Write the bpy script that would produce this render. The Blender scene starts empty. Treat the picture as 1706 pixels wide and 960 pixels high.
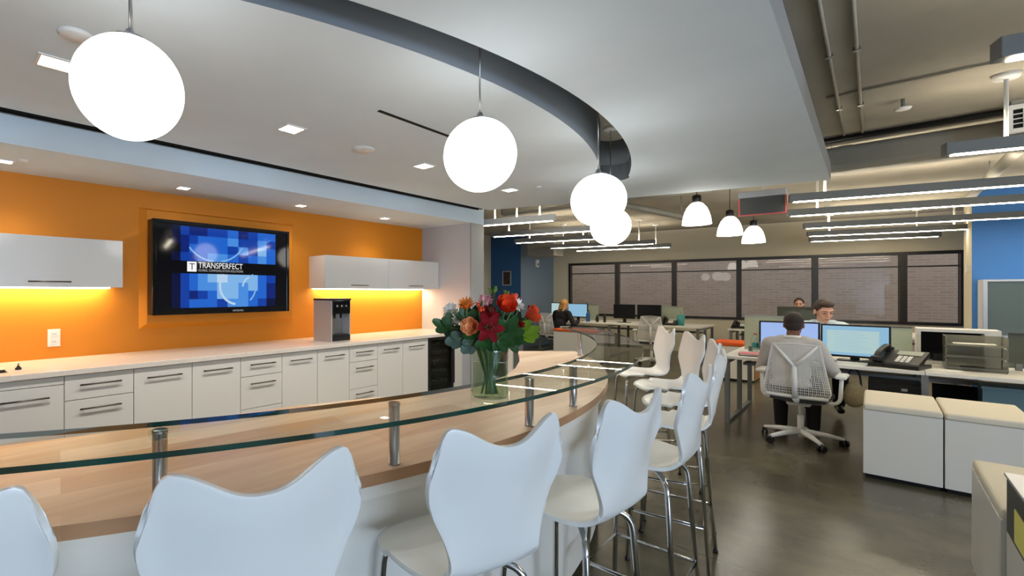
import bpy, bmesh, math, random
from mathutils import Vector, Matrix
from mathutils.geometry import tessellate_polygon
random.seed(7)
SC = bpy.context.scene
COL = SC.collection
PI = math.pi
sin, cos, sqrt, rad = math.sin, math.cos, math.sqrt, math.radians

# ------------------------------------------------------------------ camera, world, exposure
CAM_Z, FPX, CX, CY = 1.45, 785.0, 671.0, 486.0      # eye height, focal length and principal point (in 1706x960 pixels)
cam = bpy.data.cameras.new('camera')
cam.sensor_width = 36.0
cam.lens = FPX / 1706.0 * 36.0
cam.shift_x = (853.0 - CX) / 1706.0
cam.shift_y = (CY - 480.0) / 1706.0
cam.clip_start = 0.05
camo = bpy.data.objects.new('camera', cam)
COL.objects.link(camo)
camo.location = (0, 0, CAM_Z)
camo.rotation_euler = (PI / 2, 0, -PI / 4)
SC.camera = camo

WORLD_STRENGTH = 1.6
WORLD_COLOR = (0.78, 0.87, 1.0, 1)
SC.view_settings.view_transform = 'Standard'
SC.view_settings.look = 'None'
SC.view_settings.gamma = 1.0
SC.view_settings.use_curve_mapping = False
SC.view_settings.exposure = 0.0
GLOBE_EMIT, BELL_EMIT, LINEAR_EMIT, DOWN_EMIT = 4.2, 8.0, 34.0, 12.0
DOWN_WATT, SOFFIT_WATT, PUCK_WATT = 88.0, 11.0, 2.2
WARM = (1.0, 0.95, 0.89)
try:
    SC.cycles.use_denoising = True
    SC.cycles.max_bounces = 10
    SC.cycles.diffuse_bounces = 5
    SC.cycles.transparent_max_bounces = 16
    SC.cycles.sample_clamp_indirect = 6.0
except Exception:
    pass
DAY_WATT, DAY_COLOR = 255.0, (0.60, 0.77, 1.0)
dl = bpy.data.lights.new('daylight_window', 'AREA')
dl.shape = 'RECTANGLE'; dl.size = 3.6; dl.size_y = 1.4; dl.energy = DAY_WATT; dl.color = DAY_COLOR
dlo = bpy.data.objects.new('daylight_window', dl)
COL.objects.link(dlo)
dlo.location = (-1.1, -5.8, 1.2)
dlo.rotation_euler = (PI / 2, 0, 0)
w = bpy.data.worlds.new('world')
SC.world = w
w.use_nodes = True
w.node_tree.nodes['Background'].inputs[0].default_value = WORLD_COLOR
w.node_tree.nodes['Background'].inputs[1].default_value = WORLD_STRENGTH


# ------------------------------------------------------------------ materials
def srgb(r, g, b):
    f = lambda c: (c / 255 / 12.92) if c / 255 <= 0.04045 else ((c / 255 + 0.055) / 1.055) ** 2.4
    return (f(r), f(g), f(b), 1.0)


def mat(name, col, rough=0.5, metal=0.0, emit=None, estr=0.0, noise=0.0, nscale=20.0, bump=0.0, coat=0.0, spec=0.5):
    m = bpy.data.materials.new(name)
    m.use_nodes = True
    nt = m.node_tree
    b = nt.nodes['Principled BSDF']
    b.inputs['Base Color'].default_value = col
    b.inputs['Roughness'].default_value = rough
    b.inputs['Metallic'].default_value = metal
    b.inputs['Specular IOR Level'].default_value = spec
    if coat:
        b.inputs['Coat Weight'].default_value = coat
        b.inputs['Coat Roughness'].default_value = 0.08
    if emit:
        b.inputs['Emission Color'].default_value = emit
        b.inputs['Emission Strength'].default_value = estr
    if noise or bump:
        tc = nt.nodes.new('ShaderNodeTexCoord')
        n = nt.nodes.new('ShaderNodeTexNoise')
        n.inputs['Scale'].default_value = nscale
        n.inputs['Detail'].default_value = 4
        nt.links.new(tc.outputs['Object'], n.inputs['Vector'])
        if noise:
            r = nt.nodes.new('ShaderNodeValToRGB')
            r.color_ramp.elements[0].position = 0.3
            r.color_ramp.elements[1].position = 0.7
            r.color_ramp.elements[0].color = tuple(c * (1 - noise) for c in col[:3]) + (1,)
            r.color_ramp.elements[1].color = tuple(min(1, c * (1 + noise)) for c in col[:3]) + (1,)
            nt.links.new(n.outputs['Fac'], r.inputs['Fac'])
            nt.links.new(r.outputs['Color'], b.inputs['Base Color'])
        if bump:
            bp = nt.nodes.new('ShaderNodeBump')
            bp.inputs['Strength'].default_value = bump
            bp.inputs['Distance'].default_value = 0.01
            nt.links.new(n.outputs['Fac'], bp.inputs['Height'])
            nt.links.new(bp.outputs['Normal'], b.inputs['Normal'])
    return m


def clear_mat(name, tint, ior=1.45, rough=0.0, haze=0.0, hazecol=(0.8, 0.85, 0.83, 1)):
    """thin clear glass: Fresnel reflection over a tinted see-through body, with an optional milky share"""
    m = bpy.data.materials.new(name)
    m.use_nodes = True
    nt = m.node_tree
    nt.nodes.clear()
    out = nt.nodes.new('ShaderNodeOutputMaterial')
    fr = nt.nodes.new('ShaderNodeFresnel')
    fr.inputs['IOR'].default_value = ior
    tr = nt.nodes.new('ShaderNodeBsdfTransparent')
    tr.inputs['Color'].default_value = tint
    gl = nt.nodes.new('ShaderNodeBsdfGlossy')
    gl.inputs['Roughness'].default_value = rough
    mx = nt.nodes.new('ShaderNodeMixShader')
    body = tr.outputs[0]
    if haze:
        df = nt.nodes.new('ShaderNodeBsdfDiffuse')
        df.inputs['Color'].default_value = hazecol
        tl = nt.nodes.new('ShaderNodeBsdfTranslucent')
        tl.inputs['Color'].default_value = hazecol
        m0 = nt.nodes.new('ShaderNodeMixShader')
        m0.inputs[0].default_value = 0.5
        nt.links.new(df.outputs[0], m0.inputs[1])
        nt.links.new(tl.outputs[0], m0.inputs[2])
        m1 = nt.nodes.new('ShaderNodeMixShader')
        m1.inputs[0].default_value = haze
        nt.links.new(tr.outputs[0], m1.inputs[1])
        nt.links.new(m0.outputs[0], m1.inputs[2])
        body = m1.outputs[0]
    ge = nt.nodes.new('ShaderNodeNewGeometry')      # reflect at the outer faces only
    iv = nt.nodes.new('ShaderNodeMath'); iv.operation = 'SUBTRACT'; iv.inputs[0].default_value = 1.0
    mu = nt.nodes.new('ShaderNodeMath'); mu.operation = 'MULTIPLY'
    nt.links.new(ge.outputs['Backfacing'], iv.inputs[1])
    nt.links.new(iv.outputs[0], mu.inputs[0])
    nt.links.new(fr.outputs[0], mu.inputs[1])
    nt.links.new(mu.outputs[0], mx.inputs[0])
    nt.links.new(body, mx.inputs[1])
    nt.links.new(gl.outputs[0], mx.inputs[2])
    nt.links.new(mx.outputs[0], out.inputs[0])
    return m


def wood_mat(name, c1, c2, c3, rough=0.3, coat=0.0):
    m = bpy.data.materials.new(name)
    m.use_nodes = True
    nt = m.node_tree
    b = nt.nodes['Principled BSDF']
    b.inputs['Roughness'].default_value = rough
    if coat:
        b.inputs['Coat Weight'].default_value = coat
    tc = nt.nodes.new('ShaderNodeTexCoord')
    mp = nt.nodes.new('ShaderNodeMapping')
    mp.inputs['Rotation'].default_value = (0, 0, rad(9))
    nt.links.new(tc.outputs['Object'], mp.inputs['Vector'])
    br = nt.nodes.new('ShaderNodeTexBrick')       # staves of the butcher block
    br.offset = 0.37
    br.inputs['Color1'].default_value = (0, 0, 0, 1)
    br.inputs['Color2'].default_value = (1, 1, 1, 1)
    br.inputs['Mortar'].default_value = (0.4, 0.4, 0.4, 1)
    br.inputs['Scale'].default_value = 1.0
    br.inputs['Mortar Size'].default_value = 0.0
    br.inputs['Brick Width'].default_value = 1.5
    br.inputs['Row Height'].default_value = 0.14
    nt.links.new(mp.outputs[0], br.inputs['Vector'])
    mp2 = nt.nodes.new('ShaderNodeMapping')
    mp2.inputs['Rotation'].default_value = (0, 0, rad(9))
    mp2.inputs['Scale'].default_value = (1.1, 16, 16)
    nt.links.new(tc.outputs['Object'], mp2.inputs['Vector'])
    n = nt.nodes.new('ShaderNodeTexNoise')
    n.inputs['Scale'].default_value = 1.0
    n.inputs['Detail'].default_value = 6
    n.inputs['Distortion'].default_value = 0.6
    nt.links.new(mp2.outputs[0], n.inputs['Vector'])
    ad = nt.nodes.new('ShaderNodeMath')
    ad.operation = 'MULTIPLY_ADD'
    ad.inputs[1].default_value = 0.45
    nt.links.new(br.outputs['Color'], ad.inputs[0])
    mu = nt.nodes.new('ShaderNodeMath')
    mu.operation = 'MULTIPLY'
    mu.inputs[1].default_value = 0.62
    nt.links.new(n.outputs['Fac'], mu.inputs[0])
    nt.links.new(mu.outputs[0], ad.inputs[2])
    r = nt.nodes.new('ShaderNodeValToRGB')
    e = r.color_ramp.elements
    e[0].position, e[0].color = 0.2, c1
    e[1].position, e[1].color = 0.8, c3
    k = e.new(0.5)
    k.color = c2
    nt.links.new(ad.outputs[0], r.inputs['Fac'])
    nt.links.new(r.outputs['Color'], b.inputs['Base Color'])
    return m


def floor_mat():
    m = bpy.data.materials.new('polished_concrete')
    m.use_nodes = True
    nt = m.node_tree
    b = nt.nodes['Principled BSDF']
    tc = nt.nodes.new('ShaderNodeTexCoord')
    n1 = nt.nodes.new('ShaderNodeTexNoise')
    n1.inputs['Scale'].default_value = 1.3
    n1.inputs['Detail'].default_value = 5
    n1.inputs['Roughness'].default_value = 0.6
    nt.links.new(tc.outputs['Object'], n1.inputs['Vector'])
    r = nt.nodes.new('ShaderNodeValToRGB')
    e = r.color_ramp.elements
    e[0].position, e[0].color = 0.3, srgb(56, 54, 44)
    e[1].position, e[1].color = 0.72, srgb(112, 107, 88)
    nt.links.new(n1.outputs['Fac'], r.inputs['Fac'])
    # saw-cut joints
    br = nt.nodes.new('ShaderNodeTexBrick')
    br.offset = 0
    br.inputs['Color1'].default_value = (1, 1, 1, 1)
    br.inputs['Color2'].default_value = (1, 1, 1, 1)
    br.inputs['Mortar'].default_value = (0.45, 0.45, 0.45, 1)
    br.inputs['Scale'].default_value = 1.0
    br.inputs['Mortar Size'].default_value = 0.004
    br.inputs['Brick Width'].default_value = 3.2
    br.inputs['Row Height'].default_value = 3.2
    mp = nt.nodes.new('ShaderNodeMapping')
    mp.inputs['Location'].default_value = (0.2, 1.75, 0)
    nt.links.new(tc.outputs['Object'], mp.inputs['Vector'])
    nt.links.new(mp.outputs[0], br.inputs['Vector'])
    mx = nt.nodes.new('ShaderNodeMixRGB')
    mx.blend_type = 'MULTIPLY'
    mx.inputs[0].default_value = 1
    nt.links.new(r.outputs[0], mx.inputs[1])
    nt.links.new(br.outputs['Color'], mx.inputs[2])
    nt.links.new(mx.outputs[0], b.inputs['Base Color'])
    b.inputs['Roughness'].default_value = 0.24
    b.inputs['Specular IOR Level'].default_value = 0.5
    return m


def brick_mat():
    m = bpy.data.materials.new('outside_brick')
    m.use_nodes = True
    nt = m.node_tree
    b = nt.nodes['Principled BSDF']
    tc = nt.nodes.new('ShaderNodeTexCoord')
    mp = nt.nodes.new('ShaderNodeMapping')
    mp.inputs['Rotation'].default_value = (PI / 2, 0, PI / 2)
    br = nt.nodes.new('ShaderNodeTexBrick')
    br.inputs['Color1'].default_value = srgb(198, 172, 152)
    br.inputs['Color2'].default_value = srgb(182, 156, 136)
    br.inputs['Mortar'].default_value = srgb(200, 180, 162)
    br.inputs['Scale'].default_value = 1.0
    br.inputs['Mortar Size'].default_value = 0.01
    br.inputs['Brick Width'].default_value = 0.24
    br.inputs['Row Height'].default_value = 0.07
    sp = nt.nodes.new('ShaderNodeSeparateXYZ')
    cb = nt.nodes.new('ShaderNodeCombineXYZ')
    nt.links.new(tc.outputs['Object'], sp.inputs[0])
    nt.links.new(sp.outputs['Y'], cb.inputs['X'])
    nt.links.new(sp.outputs['Z'], cb.inputs['Y'])
    nt.links.new(cb.outputs[0], br.inputs['Vector'])
    nt.links.new(br.outputs['Color'], b.inputs['Base Color'])
    b.inputs['Roughness'].default_value = 0.9
    return m


M = {}
M['orange'] = mat('orange_paint', srgb(218, 133, 14), 0.6)
M['orange_dim'] = M['orange']
M['ceiling'] = mat('ceiling_paint', srgb(226, 240, 249), 0.75, noise=0.02, nscale=3)
M['white_wall'] = mat('white_paint', srgb(196, 198, 204), 0.6)
M['grey_wall'] = mat('grey_paint', srgb(198, 190, 168), 0.7)
M['band'] = mat('slate_band_paint', srgb(122, 132, 142), 0.6)
M['pillar'] = mat('pillar_paint', srgb(165, 165, 163), 0.6)
M['blue_shaded_side'] = mat('blue_paint_shaded_side', srgb(38, 88, 138), 0.6)  # darker side of the blue bay, mostly shade put into the colour
M['blue_lit_side'] = mat('blue_paint_lit_side', srgb(112, 130, 148), 0.6)  # brighter side of the same bay, its light put into the colour
M['blue'] = mat('bright_blue_paint', srgb(58, 122, 200), 0.6)
M['deck'] = mat('concrete_deck', srgb(172, 166, 152), 0.85, noise=0.08, nscale=2.2, bump=0.2)
M['floor'] = floor_mat()
M['brick'] = brick_mat()
M['gloss_white'] = mat('white_lacquer', srgb(224, 222, 216), 0.16, coat=0.4)
M['white_lam'] = mat('white_laminate', srgb(226, 223, 214), 0.35)
M['white_plastic'] = mat('white_plastic', srgb(232, 232, 228), 0.35)
M['shell'] = mat('white_shell_lacquer', srgb(236, 236, 232), 0.28, coat=0.2)
M['stone'] = mat('pale_stone_worktop', srgb(226, 216, 204), 0.22, noise=0.03, nscale=30)
M['steel'] = mat('brushed_steel', srgb(178, 178, 176), 0.28, 1.0)
M['steel_dark'] = mat('dark_handle_steel', srgb(118, 112, 104), 0.35, 1.0)
M['silver'] = mat('silver_paint', srgb(196, 192, 190), 0.4, 0.25)
M['chrome'] = mat('chrome', srgb(215, 215, 215), 0.06, 1.0)
M['alu'] = mat('satin_aluminium', srgb(196, 198, 202), 0.35, 0.9)
M['black'] = mat('black_plastic', srgb(16, 16, 18), 0.35)
M['black_gloss'] = mat('black_gloss', srgb(8, 8, 10), 0.08)
M['dark_void'] = mat('dark_void', srgb(14, 13, 12), 0.9)
M['win_frame'] = mat('dark_bronze_frame', srgb(30, 27, 25), 0.4)
M['wood'] = wood_mat('maple_block', srgb(178, 138, 102), srgb(200, 168, 134), srgb(220, 196, 166), 0.28)
M['wood_edge'] = wood_mat('maple_edge', srgb(160, 116, 80), srgb(176, 134, 98), srgb(196, 156, 118), 0.4)
M['walnut'] = wood_mat('oak_side', srgb(150, 104, 62), srgb(168, 120, 74), srgb(184, 136, 90), 0.4)
M['glass_top'] = clear_mat('shelf_glass', (0.95, 0.985, 0.97, 1), 1.6)
M['glass_edge'] = mat('green_glass_edge', srgb(10, 62, 54), 0.12)
M['window_glass'] = clear_mat('window_glass', (0.86, 0.86, 0.85, 1), 1.5)
M['vase_glass'] = clear_mat('vase_glass', (0.90, 0.94, 0.91, 1), 1.6)
M['water'] = clear_mat('vase_water', (0.84, 0.90, 0.80, 1), 1.33)
M['acrylic'] = clear_mat('smoky_acrylic', (0.80, 0.80, 0.76, 1), 1.45, 0.05, 0.45, srgb(168, 166, 152))
M['frosted'] = clear_mat('frosted_panel', (0.8, 0.86, 0.8, 1), 1.35, 0.25, 0.72, srgb(206, 212, 196))
M['smoked'] = clear_mat('smoked_screen', (0.5, 0.53, 0.5, 1), 1.4, 0.1, 0.5, srgb(108, 112, 102))
M['cab_glass'] = clear_mat('cabinet_glass', (0.7, 0.76, 0.78, 1), 1.4, 0.1, 0.65, srgb(158, 178, 184))
M['bottle'] = clear_mat('bottle_plastic', (0.88, 0.92, 0.95, 1), 1.4, 0.05, 0.2)
M['cooler_glass'] = clear_mat('cooler_glass', (0.55, 0.62, 0.62, 1), 1.5)
M['grey_metal'] = mat('grey_powder_metal', srgb(118, 120, 118), 0.45, 0.2)
M['dark_grey'] = mat('dark_grey_metal', srgb(70, 70, 68), 0.5)
M['duct'] = mat('galvanised_duct', srgb(150, 148, 138), 0.55, 0.2, noise=0.05, nscale=4)
M['cushion_white'] = mat('cream_cushion_fabric', srgb(226, 218, 198), 0.8, bump=0.15, nscale=120)
M['cushion_orange'] = mat('orange_cushion_fabric', srgb(222, 92, 30), 0.85, bump=0.15, nscale=120)
M['globe'] = mat('lit_globe', (1, 1, 1, 1), 0.4, emit=(1.0, 0.965, 0.90, 1), estr=GLOBE_EMIT)
M['bell'] = mat('lit_opal_glass', (1, 1, 1, 1), 0.4, emit=(1.0, 0.95, 0.83, 1), estr=BELL_EMIT)
M['linear'] = mat('lit_tube_lens', (1, 1, 1, 1), 0.4, emit=(1.0, 0.88, 0.68, 1), estr=LINEAR_EMIT)
M['down'] = mat('lit_downlight_lens', (1, 1, 1, 1), 0.4, emit=(1.0, 0.88, 0.68, 1), estr=DOWN_EMIT)
M['screen_blue'] = mat('monitor_screen', srgb(20, 30, 40), 0.2, emit=srgb(150, 196, 226), estr=0.85)
M['screen_pale'] = mat('monitor_window', srgb(20, 30, 40), 0.2, emit=srgb(186, 214, 214), estr=0.85)
M['screen_violet'] = mat('monitor_screen_violet', srgb(20, 30, 40), 0.2, emit=srgb(160, 186, 238), estr=0.95)
M['screen_off'] = mat('dark_screen', srgb(26, 27, 30), 0.15)
M['lcd'] = mat('phone_display', srgb(150, 156, 140), 0.3)
M['leaf'] = mat('leaf_green', srgb(44, 82, 34), 0.45, noise=0.3, nscale=30)
M['leaf_light'] = mat('leaf_lime', srgb(112, 142, 28), 0.45, noise=0.15, nscale=30)
M['leaf_blue'] = mat('leaf_eucalyptus', srgb(74, 94, 80), 0.5, noise=0.2, nscale=30)
M['stem'] = mat('stem_green', srgb(84, 112, 52), 0.5)
M['pet_coral'] = mat('petal_coral', srgb(236, 84, 40), 0.5, noise=0.12, nscale=25)
M['pet_orange'] = mat('petal_orange', srgb(240, 132, 30), 0.5, noise=0.15, nscale=25)
M['pet_peach'] = mat('petal_peach', srgb(255, 180, 122), 0.5, noise=0.1, nscale=25)
M['pet_red'] = mat('petal_red', srgb(122, 4, 14), 0.65, spec=0.15, noise=0.2, nscale=25)
M['pet_pink'] = mat('petal_pink', srgb(232, 168, 178), 0.5, noise=0.15, nscale=25)
M['pet_white'] = mat('petal_white', srgb(250, 248, 238), 0.5)
M['anther'] = mat('anther_brown', srgb(86, 42, 20), 0.7)
M['skin_dark'] = mat('brown_skin', srgb(112, 72, 52), 0.5)
M['skin_light'] = mat('fair_skin', srgb(204, 156, 134), 0.5)
M['hair_black'] = mat('dark_hair', srgb(38, 24, 20), 0.6, bump=0.5, nscale=150)
M['hair_brown'] = mat('brown_hair', srgb(58, 40, 30), 0.6, bump=0.5, nscale=150)
M['hair_blond'] = mat('blond_hair', srgb(186, 138, 76), 0.55, noise=0.25, nscale=60)
M['shirt_grey'] = mat('pale_grey_shirt', srgb(190, 186, 182), 0.8, noise=0.05, nscale=60)
M['shirt_blue'] = mat('pale_blue_shirt', srgb(206, 224, 236), 0.8)
M['shirt_black'] = mat('black_top', srgb(20, 20, 26), 0.85)
M['trousers'] = mat('black_trousers', srgb(18, 18, 22), 0.85)
M['eye'] = mat('dark_eye', srgb(24, 18, 16), 0.2)
M['lip'] = mat('lip', srgb(160, 96, 84), 0.5)
M['mesh_back'] = mat('white_mesh_strand', srgb(222, 220, 214), 0.5)
M['canvas'] = mat('tan_canvas', srgb(170, 156, 122), 0.9, noise=0.1, nscale=40)
M['teal'] = mat('teal_plastic', srgb(104, 134, 140), 0.5)
M['aqua'] = mat('aqua_plastic', srgb(62, 150, 148), 0.4)
M['blue_plastic'] = mat('blue_plastic', srgb(40, 84, 140), 0.4)
M['pink'] = mat('pink_cover', srgb(226, 122, 132), 0.6)
M['yellow'] = mat('yellow_paper', srgb(232, 224, 120), 0.8)
M['paper'] = mat('white_paper', srgb(236, 234, 226), 0.8)
M['red_trim'] = mat('red_trim', srgb(196, 84, 84), 0.4)
M['picture'] = mat('dark_picture', srgb(52, 36, 36), 0.4, noise=0.6, nscale=9)
M['maroon'] = mat('maroon_fabric', srgb(84, 26, 32), 0.8)


# ------------------------------------------------------------------ mesh helper
class MB:
    def __init__(s):
        s.bm = bmesh.new()

    def _mi(s, faces, mi, smooth=False):
        for f in faces:
            f.material_index = mi
            f.smooth = smooth

    def box(s, x0, x1, y0, y1, z0, z1, bev=0.0, mi=0, seg=2, rot=None, piv=None):
        g = bmesh.ops.create_cube(s.bm, size=1.0)
        vs = g['verts']
        T = Matrix.Translation(((x0 + x1) / 2, (y0 + y1) / 2, (z0 + z1) / 2)) @ Matrix.Diagonal((abs(x1 - x0), abs(y1 - y0), abs(z1 - z0), 1))
        bmesh.ops.transform(s.bm, matrix=T, verts=vs)
        fs = list({f for v in vs for f in v.link_faces})
        s._mi(fs, mi)
        if bev > 0:
            es = list({e for v in vs for e in v.link_edges})
            r = bmesh.ops.bevel(s.bm, geom=es, offset=bev, segments=seg, affect='EDGES', profile=0.5)
            vs = list({v for f in r['faces'] for v in f.verts} | {v for v in vs if v.is_valid})
            fs = list({f for v in vs for f in v.link_faces})
            s._mi(fs, mi)
        if rot is not None:
            p = Vector(piv) if piv is not None else Vector(((x0 + x1) / 2, (y0 + y1) / 2, (z0 + z1) / 2))
            bmesh.ops.transform(s.bm, matrix=Matrix.Translation(p) @ rot @ Matrix.Translation(-p), verts=vs)
        return vs

    def tube(s, pts, r, seg=10, mi=0, cap=True, closed=False):
        pts = [Vector(p) for p in pts]
        n = len(pts)
        rs = r if isinstance(r, (list, tuple)) else [r] * n
        rings = []
        prev = None
        for i in range(n):
            if closed:
                d = pts[(i + 1) % n] - pts[i - 1]
            else:
                d = pts[min(i + 1, n - 1)] - pts[max(i - 1, 0)]
            if d.length < 1e-9:
                d = Vector((0, 0, 1))
            d.normalize()
            if prev is None:
                up = Vector((0, 0, 1)) if abs(d.z) < 0.9 else Vector((1, 0, 0))
                u = d.cross(up).normalized()
            else:
                u = prev - d * prev.dot(d)
                if u.length < 1e-6:
                    u = d.orthogonal()
                u.normalize()
            prev = u
            v = d.cross(u)
            rings.append([s.bm.verts.new(pts[i] + (u * cos(2 * PI * k / seg) + v * sin(2 * PI * k / seg)) * rs[i]) for k in range(seg)])
        fs = []
        rng = range(n) if closed else range(n - 1)
        for i in rng:
            a, b = rings[i], rings[(i + 1) % n]
            for k in range(seg):
                fs.append(s.bm.faces.new((a[k], a[(k + 1) % seg], b[(k + 1) % seg], b[k])))
        s._mi(fs, mi, True)
        if cap and not closed:
            c = [s.bm.faces.new(list(reversed(rings[0]))), s.bm.faces.new(rings[-1])]
            s._mi(c, mi, False)

    def lathe(s, prof, cx=0, cy=0, seg=32, mi=0, smooth=True):
        """prof: list of (radius, z); radius 0 closes to a point"""
        rings = []
        for r, z in prof:
            if r < 1e-6:
                rings.append([s.bm.verts.new((cx, cy, z))])
            else:
                rings.append([s.bm.verts.new((cx + r * cos(2 * PI * k / seg), cy + r * sin(2 * PI * k / seg), z)) for k in range(seg)])
        fs = []
        for a, b in zip(rings, rings[1:]):
            for k in range(seg):
                k2 = (k + 1) % seg
                if len(a) == 1 and len(b) == 1:
                    continue
                if len(a) == 1:
                    fs.append(s.bm.faces.new((a[0], b[k2], b[k])))
                elif len(b) == 1:
                    fs.append(s.bm.faces.new((a[k], a[k2], b[0])))
                else:
                    fs.append(s.bm.faces.new((a[k], a[k2], b[k2], b[k])))
        s._mi(fs, mi, smooth)

    def disc(s, c, r, seg=24, mi=0, n=(0, 0, 1)):
        n = Vector(n).normalized()
        u = n.orthogonal().normalized()
        v = n.cross(u)
        f = s.bm.faces.new([s.bm.verts.new(Vector(c) + (u * cos(2 * PI * k / seg) + v * sin(2 * PI * k / seg)) * r) for k in range(seg)])
        s._mi([f], mi)

    def prism(s, poly, z0, z1, mi=0, side=None, smooth_side=False):
        lo = [s.bm.verts.new((x, y, z0)) for x, y in poly]
        hi = [s.bm.verts.new((x, y, z1)) for x, y in poly]
        n = len(poly)
        if n <= 4:
            fs = [s.bm.faces.new(list(reversed(lo))), s.bm.faces.new(hi)]
        else:                                            # outlines may be hollow on one side
            fs = []
            for a, b_, c in tessellate_polygon([[Vector((x, y, 0)) for x, y in poly]]):
                if len({a, b_, c}) == 3:
                    fs += [s.bm.faces.new((lo[a], lo[b_], lo[c])), s.bm.faces.new((hi[a], hi[b_], hi[c]))]
        s._mi(fs, mi)
        sd = [s.bm.faces.new((lo[k], lo[(k + 1) % n], hi[(k + 1) % n], hi[k])) for k in range(n)]
        s._mi(sd, mi if side is None else side, smooth_side)

    def quad(s, a, b, c, d, mi=0):
        f = s.bm.faces.new([s.bm.verts.new(p) for p in (a, b, c, d)])
        s._mi([f], mi)
        return f

    def ell(s, c, r, mi=0, seg=20, rings=12, rot=None):
        g = bmesh.ops.create_uvsphere(s.bm, u_segments=seg, v_segments=rings, radius=1.0)
        T = Matrix.Translation(Vector(c)) @ (rot if rot is not None else Matrix.Identity(4)) @ Matrix.Diagonal((r[0], r[1], r[2], 1))
        bmesh.ops.transform(s.bm, matrix=T, verts=g['verts'])
        s._mi({f for v in g['verts'] for f in v.link_faces}, mi, True)
        return g['verts']

    def caps(s, p, q, r1, r2, mi=0, seg=14):
        """tapered capsule"""
        p, q = Vector(p), Vector(q)
        d = (q - p)
        L = d.length
        if L < 1e-6:
            return
        d.normalize()
        pts, rs = [], []
        for k in range(5):
            a = PI / 2 * k / 4
            pts.append(p - d * r1 * cos(a)); rs.append(max(r1 * sin(a), 1e-4))
        for k in range(5):
            a = PI / 2 * k / 4
            pts.append(q + d * r2 * sin(a)); rs.append(max(r2 * cos(a), 1e-4))
        s.tube(pts, rs, seg, mi)

    def grid(s, rows, mi=0, smooth=True, close_u=False):
        vs = [[s.bm.verts.new(p) for p in r] for r in rows]
        fs = []
        for a, b in zip(vs, vs[1:]):
            m = len(a)
            for k in range(m if close_u else m - 1):
                fs.append(s.bm.faces.new((a[k], a[(k + 1) % m], b[(k + 1) % m], b[k])))
        s._mi(fs, mi, smooth)
        return fs

    def build(s, name, mats, parent=None, loc=None, recalc=True):
        if recalc:
            bmesh.ops.recalc_face_normals(s.bm, faces=s.bm.faces)
        me = bpy.data.meshes.new(name)
        s.bm.to_mesh(me)
        s.bm.free()
        for m in (mats if isinstance(mats, (list, tuple)) else [mats]):
            me.materials.append(m)
        o = bpy.data.objects.new(name, me)
        COL.objects.link(o)
        if parent is not None:
            o.parent = parent
        if loc is not None:
            o.location = loc
        return o


def bake(o):
    """freeze an object's modifiers into its mesh"""
    dg = bpy.context.evaluated_depsgraph_get()
    me = bpy.data.meshes.new_from_object(o.evaluated_get(dg))
    me.name = o.name
    o.modifiers.clear()
    o.data = me
    return o


def remesh(o, vox, smooth=2):
    m = o.modifiers.new('r', 'REMESH')
    m.mode = 'VOXEL'
    m.voxel_size = vox
    m.use_smooth_shade = True
    if smooth:
        k = o.modifiers.new('s', 'SMOOTH')
        k.iterations = smooth
        k.factor = 0.5
    return bake(o)


def tag(o, label, cat, group=None, kind=None):
    if label: o['label'] = label
    if cat: o['category'] = cat
    if group: o['group'] = group
    if kind: o['kind'] = kind
    return o


def thing(name, label, cat, loc=(0, 0, 0), rz=0.0, group=None, kind=None):
    o = bpy.data.objects.new(name, None)
    COL.objects.link(o)
    o.empty_display_size = 0.05
    o.location = loc
    o.rotation_euler = (0, 0, rz)
    return tag(o, label, cat, group, kind)


def dup(root, loc, rz=0.0, label=None, group=None):
    r = root.copy(); COL.objects.link(r)
    r.location = loc; r.rotation_euler = (0, 0, rz)
    if label: r['label'] = label
    if group: r['group'] = group
    def rec(src, dst):
        for ch in list(src.children):
            c = ch.copy(); COL.objects.link(c); c.parent = dst
            rec(ch, c)
    rec(root, r)
    return r


def struct(name, mb, mats, label=None):
    o = mb.build(name, mats)
    o['kind'] = 'structure'
    if label: o['label'] = label
    return o


def lamp(name, kind, loc, energy, color=WARM, size=0.1, rot=(0, 0, 0), spot=None, blend=0.6, size_y=None, parent=None):
    L = bpy.data.lights.new(name, kind)
    L.energy = energy
    L.color = color
    if kind == 'AREA':
        L.size = size
        if size_y:
            L.shape = 'RECTANGLE'; L.size_y = size_y
    else:
        L.shadow_soft_size = size
    if spot:
        L.spot_size = spot; L.spot_blend = blend
    o = bpy.data.objects.new(name, L)
    COL.objects.link(o)
    o.location = loc
    o.rotation_euler = rot
    if parent is not None: o.parent = parent
    return o


# ------------------------------------------------------------------ the room shell
WALL_Y = 4.69            # orange wall
KX = 5.09                # end of the kitchen run
CEIL = 2.545             # plasterboard ceiling
SOF = 2.37               # soffit above the cabinets
DECK = 2.95              # exposed concrete deck

b = MB(); b.box(-4, 16.5, -6, 12, -0.1, 0); struct('floor', b, M['floor'])
b = MB(); b.box(-3, KX + 0.29, WALL_Y, WALL_Y + 0.15, 0, DECK); struct('wall_orange', b, M['orange'])
b = MB(); b.box(KX, KX + 0.29, 3.82, WALL_Y, 0, SOF); struct('wall_return', b, M['white_wall'])
b = MB(); b.box(KX + 0.005, KX + 0.29, 3.80, 3.82, 0, SOF); b.box(KX + 0.275, KX + 0.29, 3.82, 7.3, 0, DECK)
struct('pillar', b, M['pillar'])
b = MB(); b.box(-3, KX + 0.29, 3.80, WALL_Y, SOF, DECK); struct('ceiling_soffit', b, M['ceiling'])


def arcY(cx, cy, R, x):
    return cy - sqrt(max(0, R * R - (x - cx) ** 2))


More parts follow.
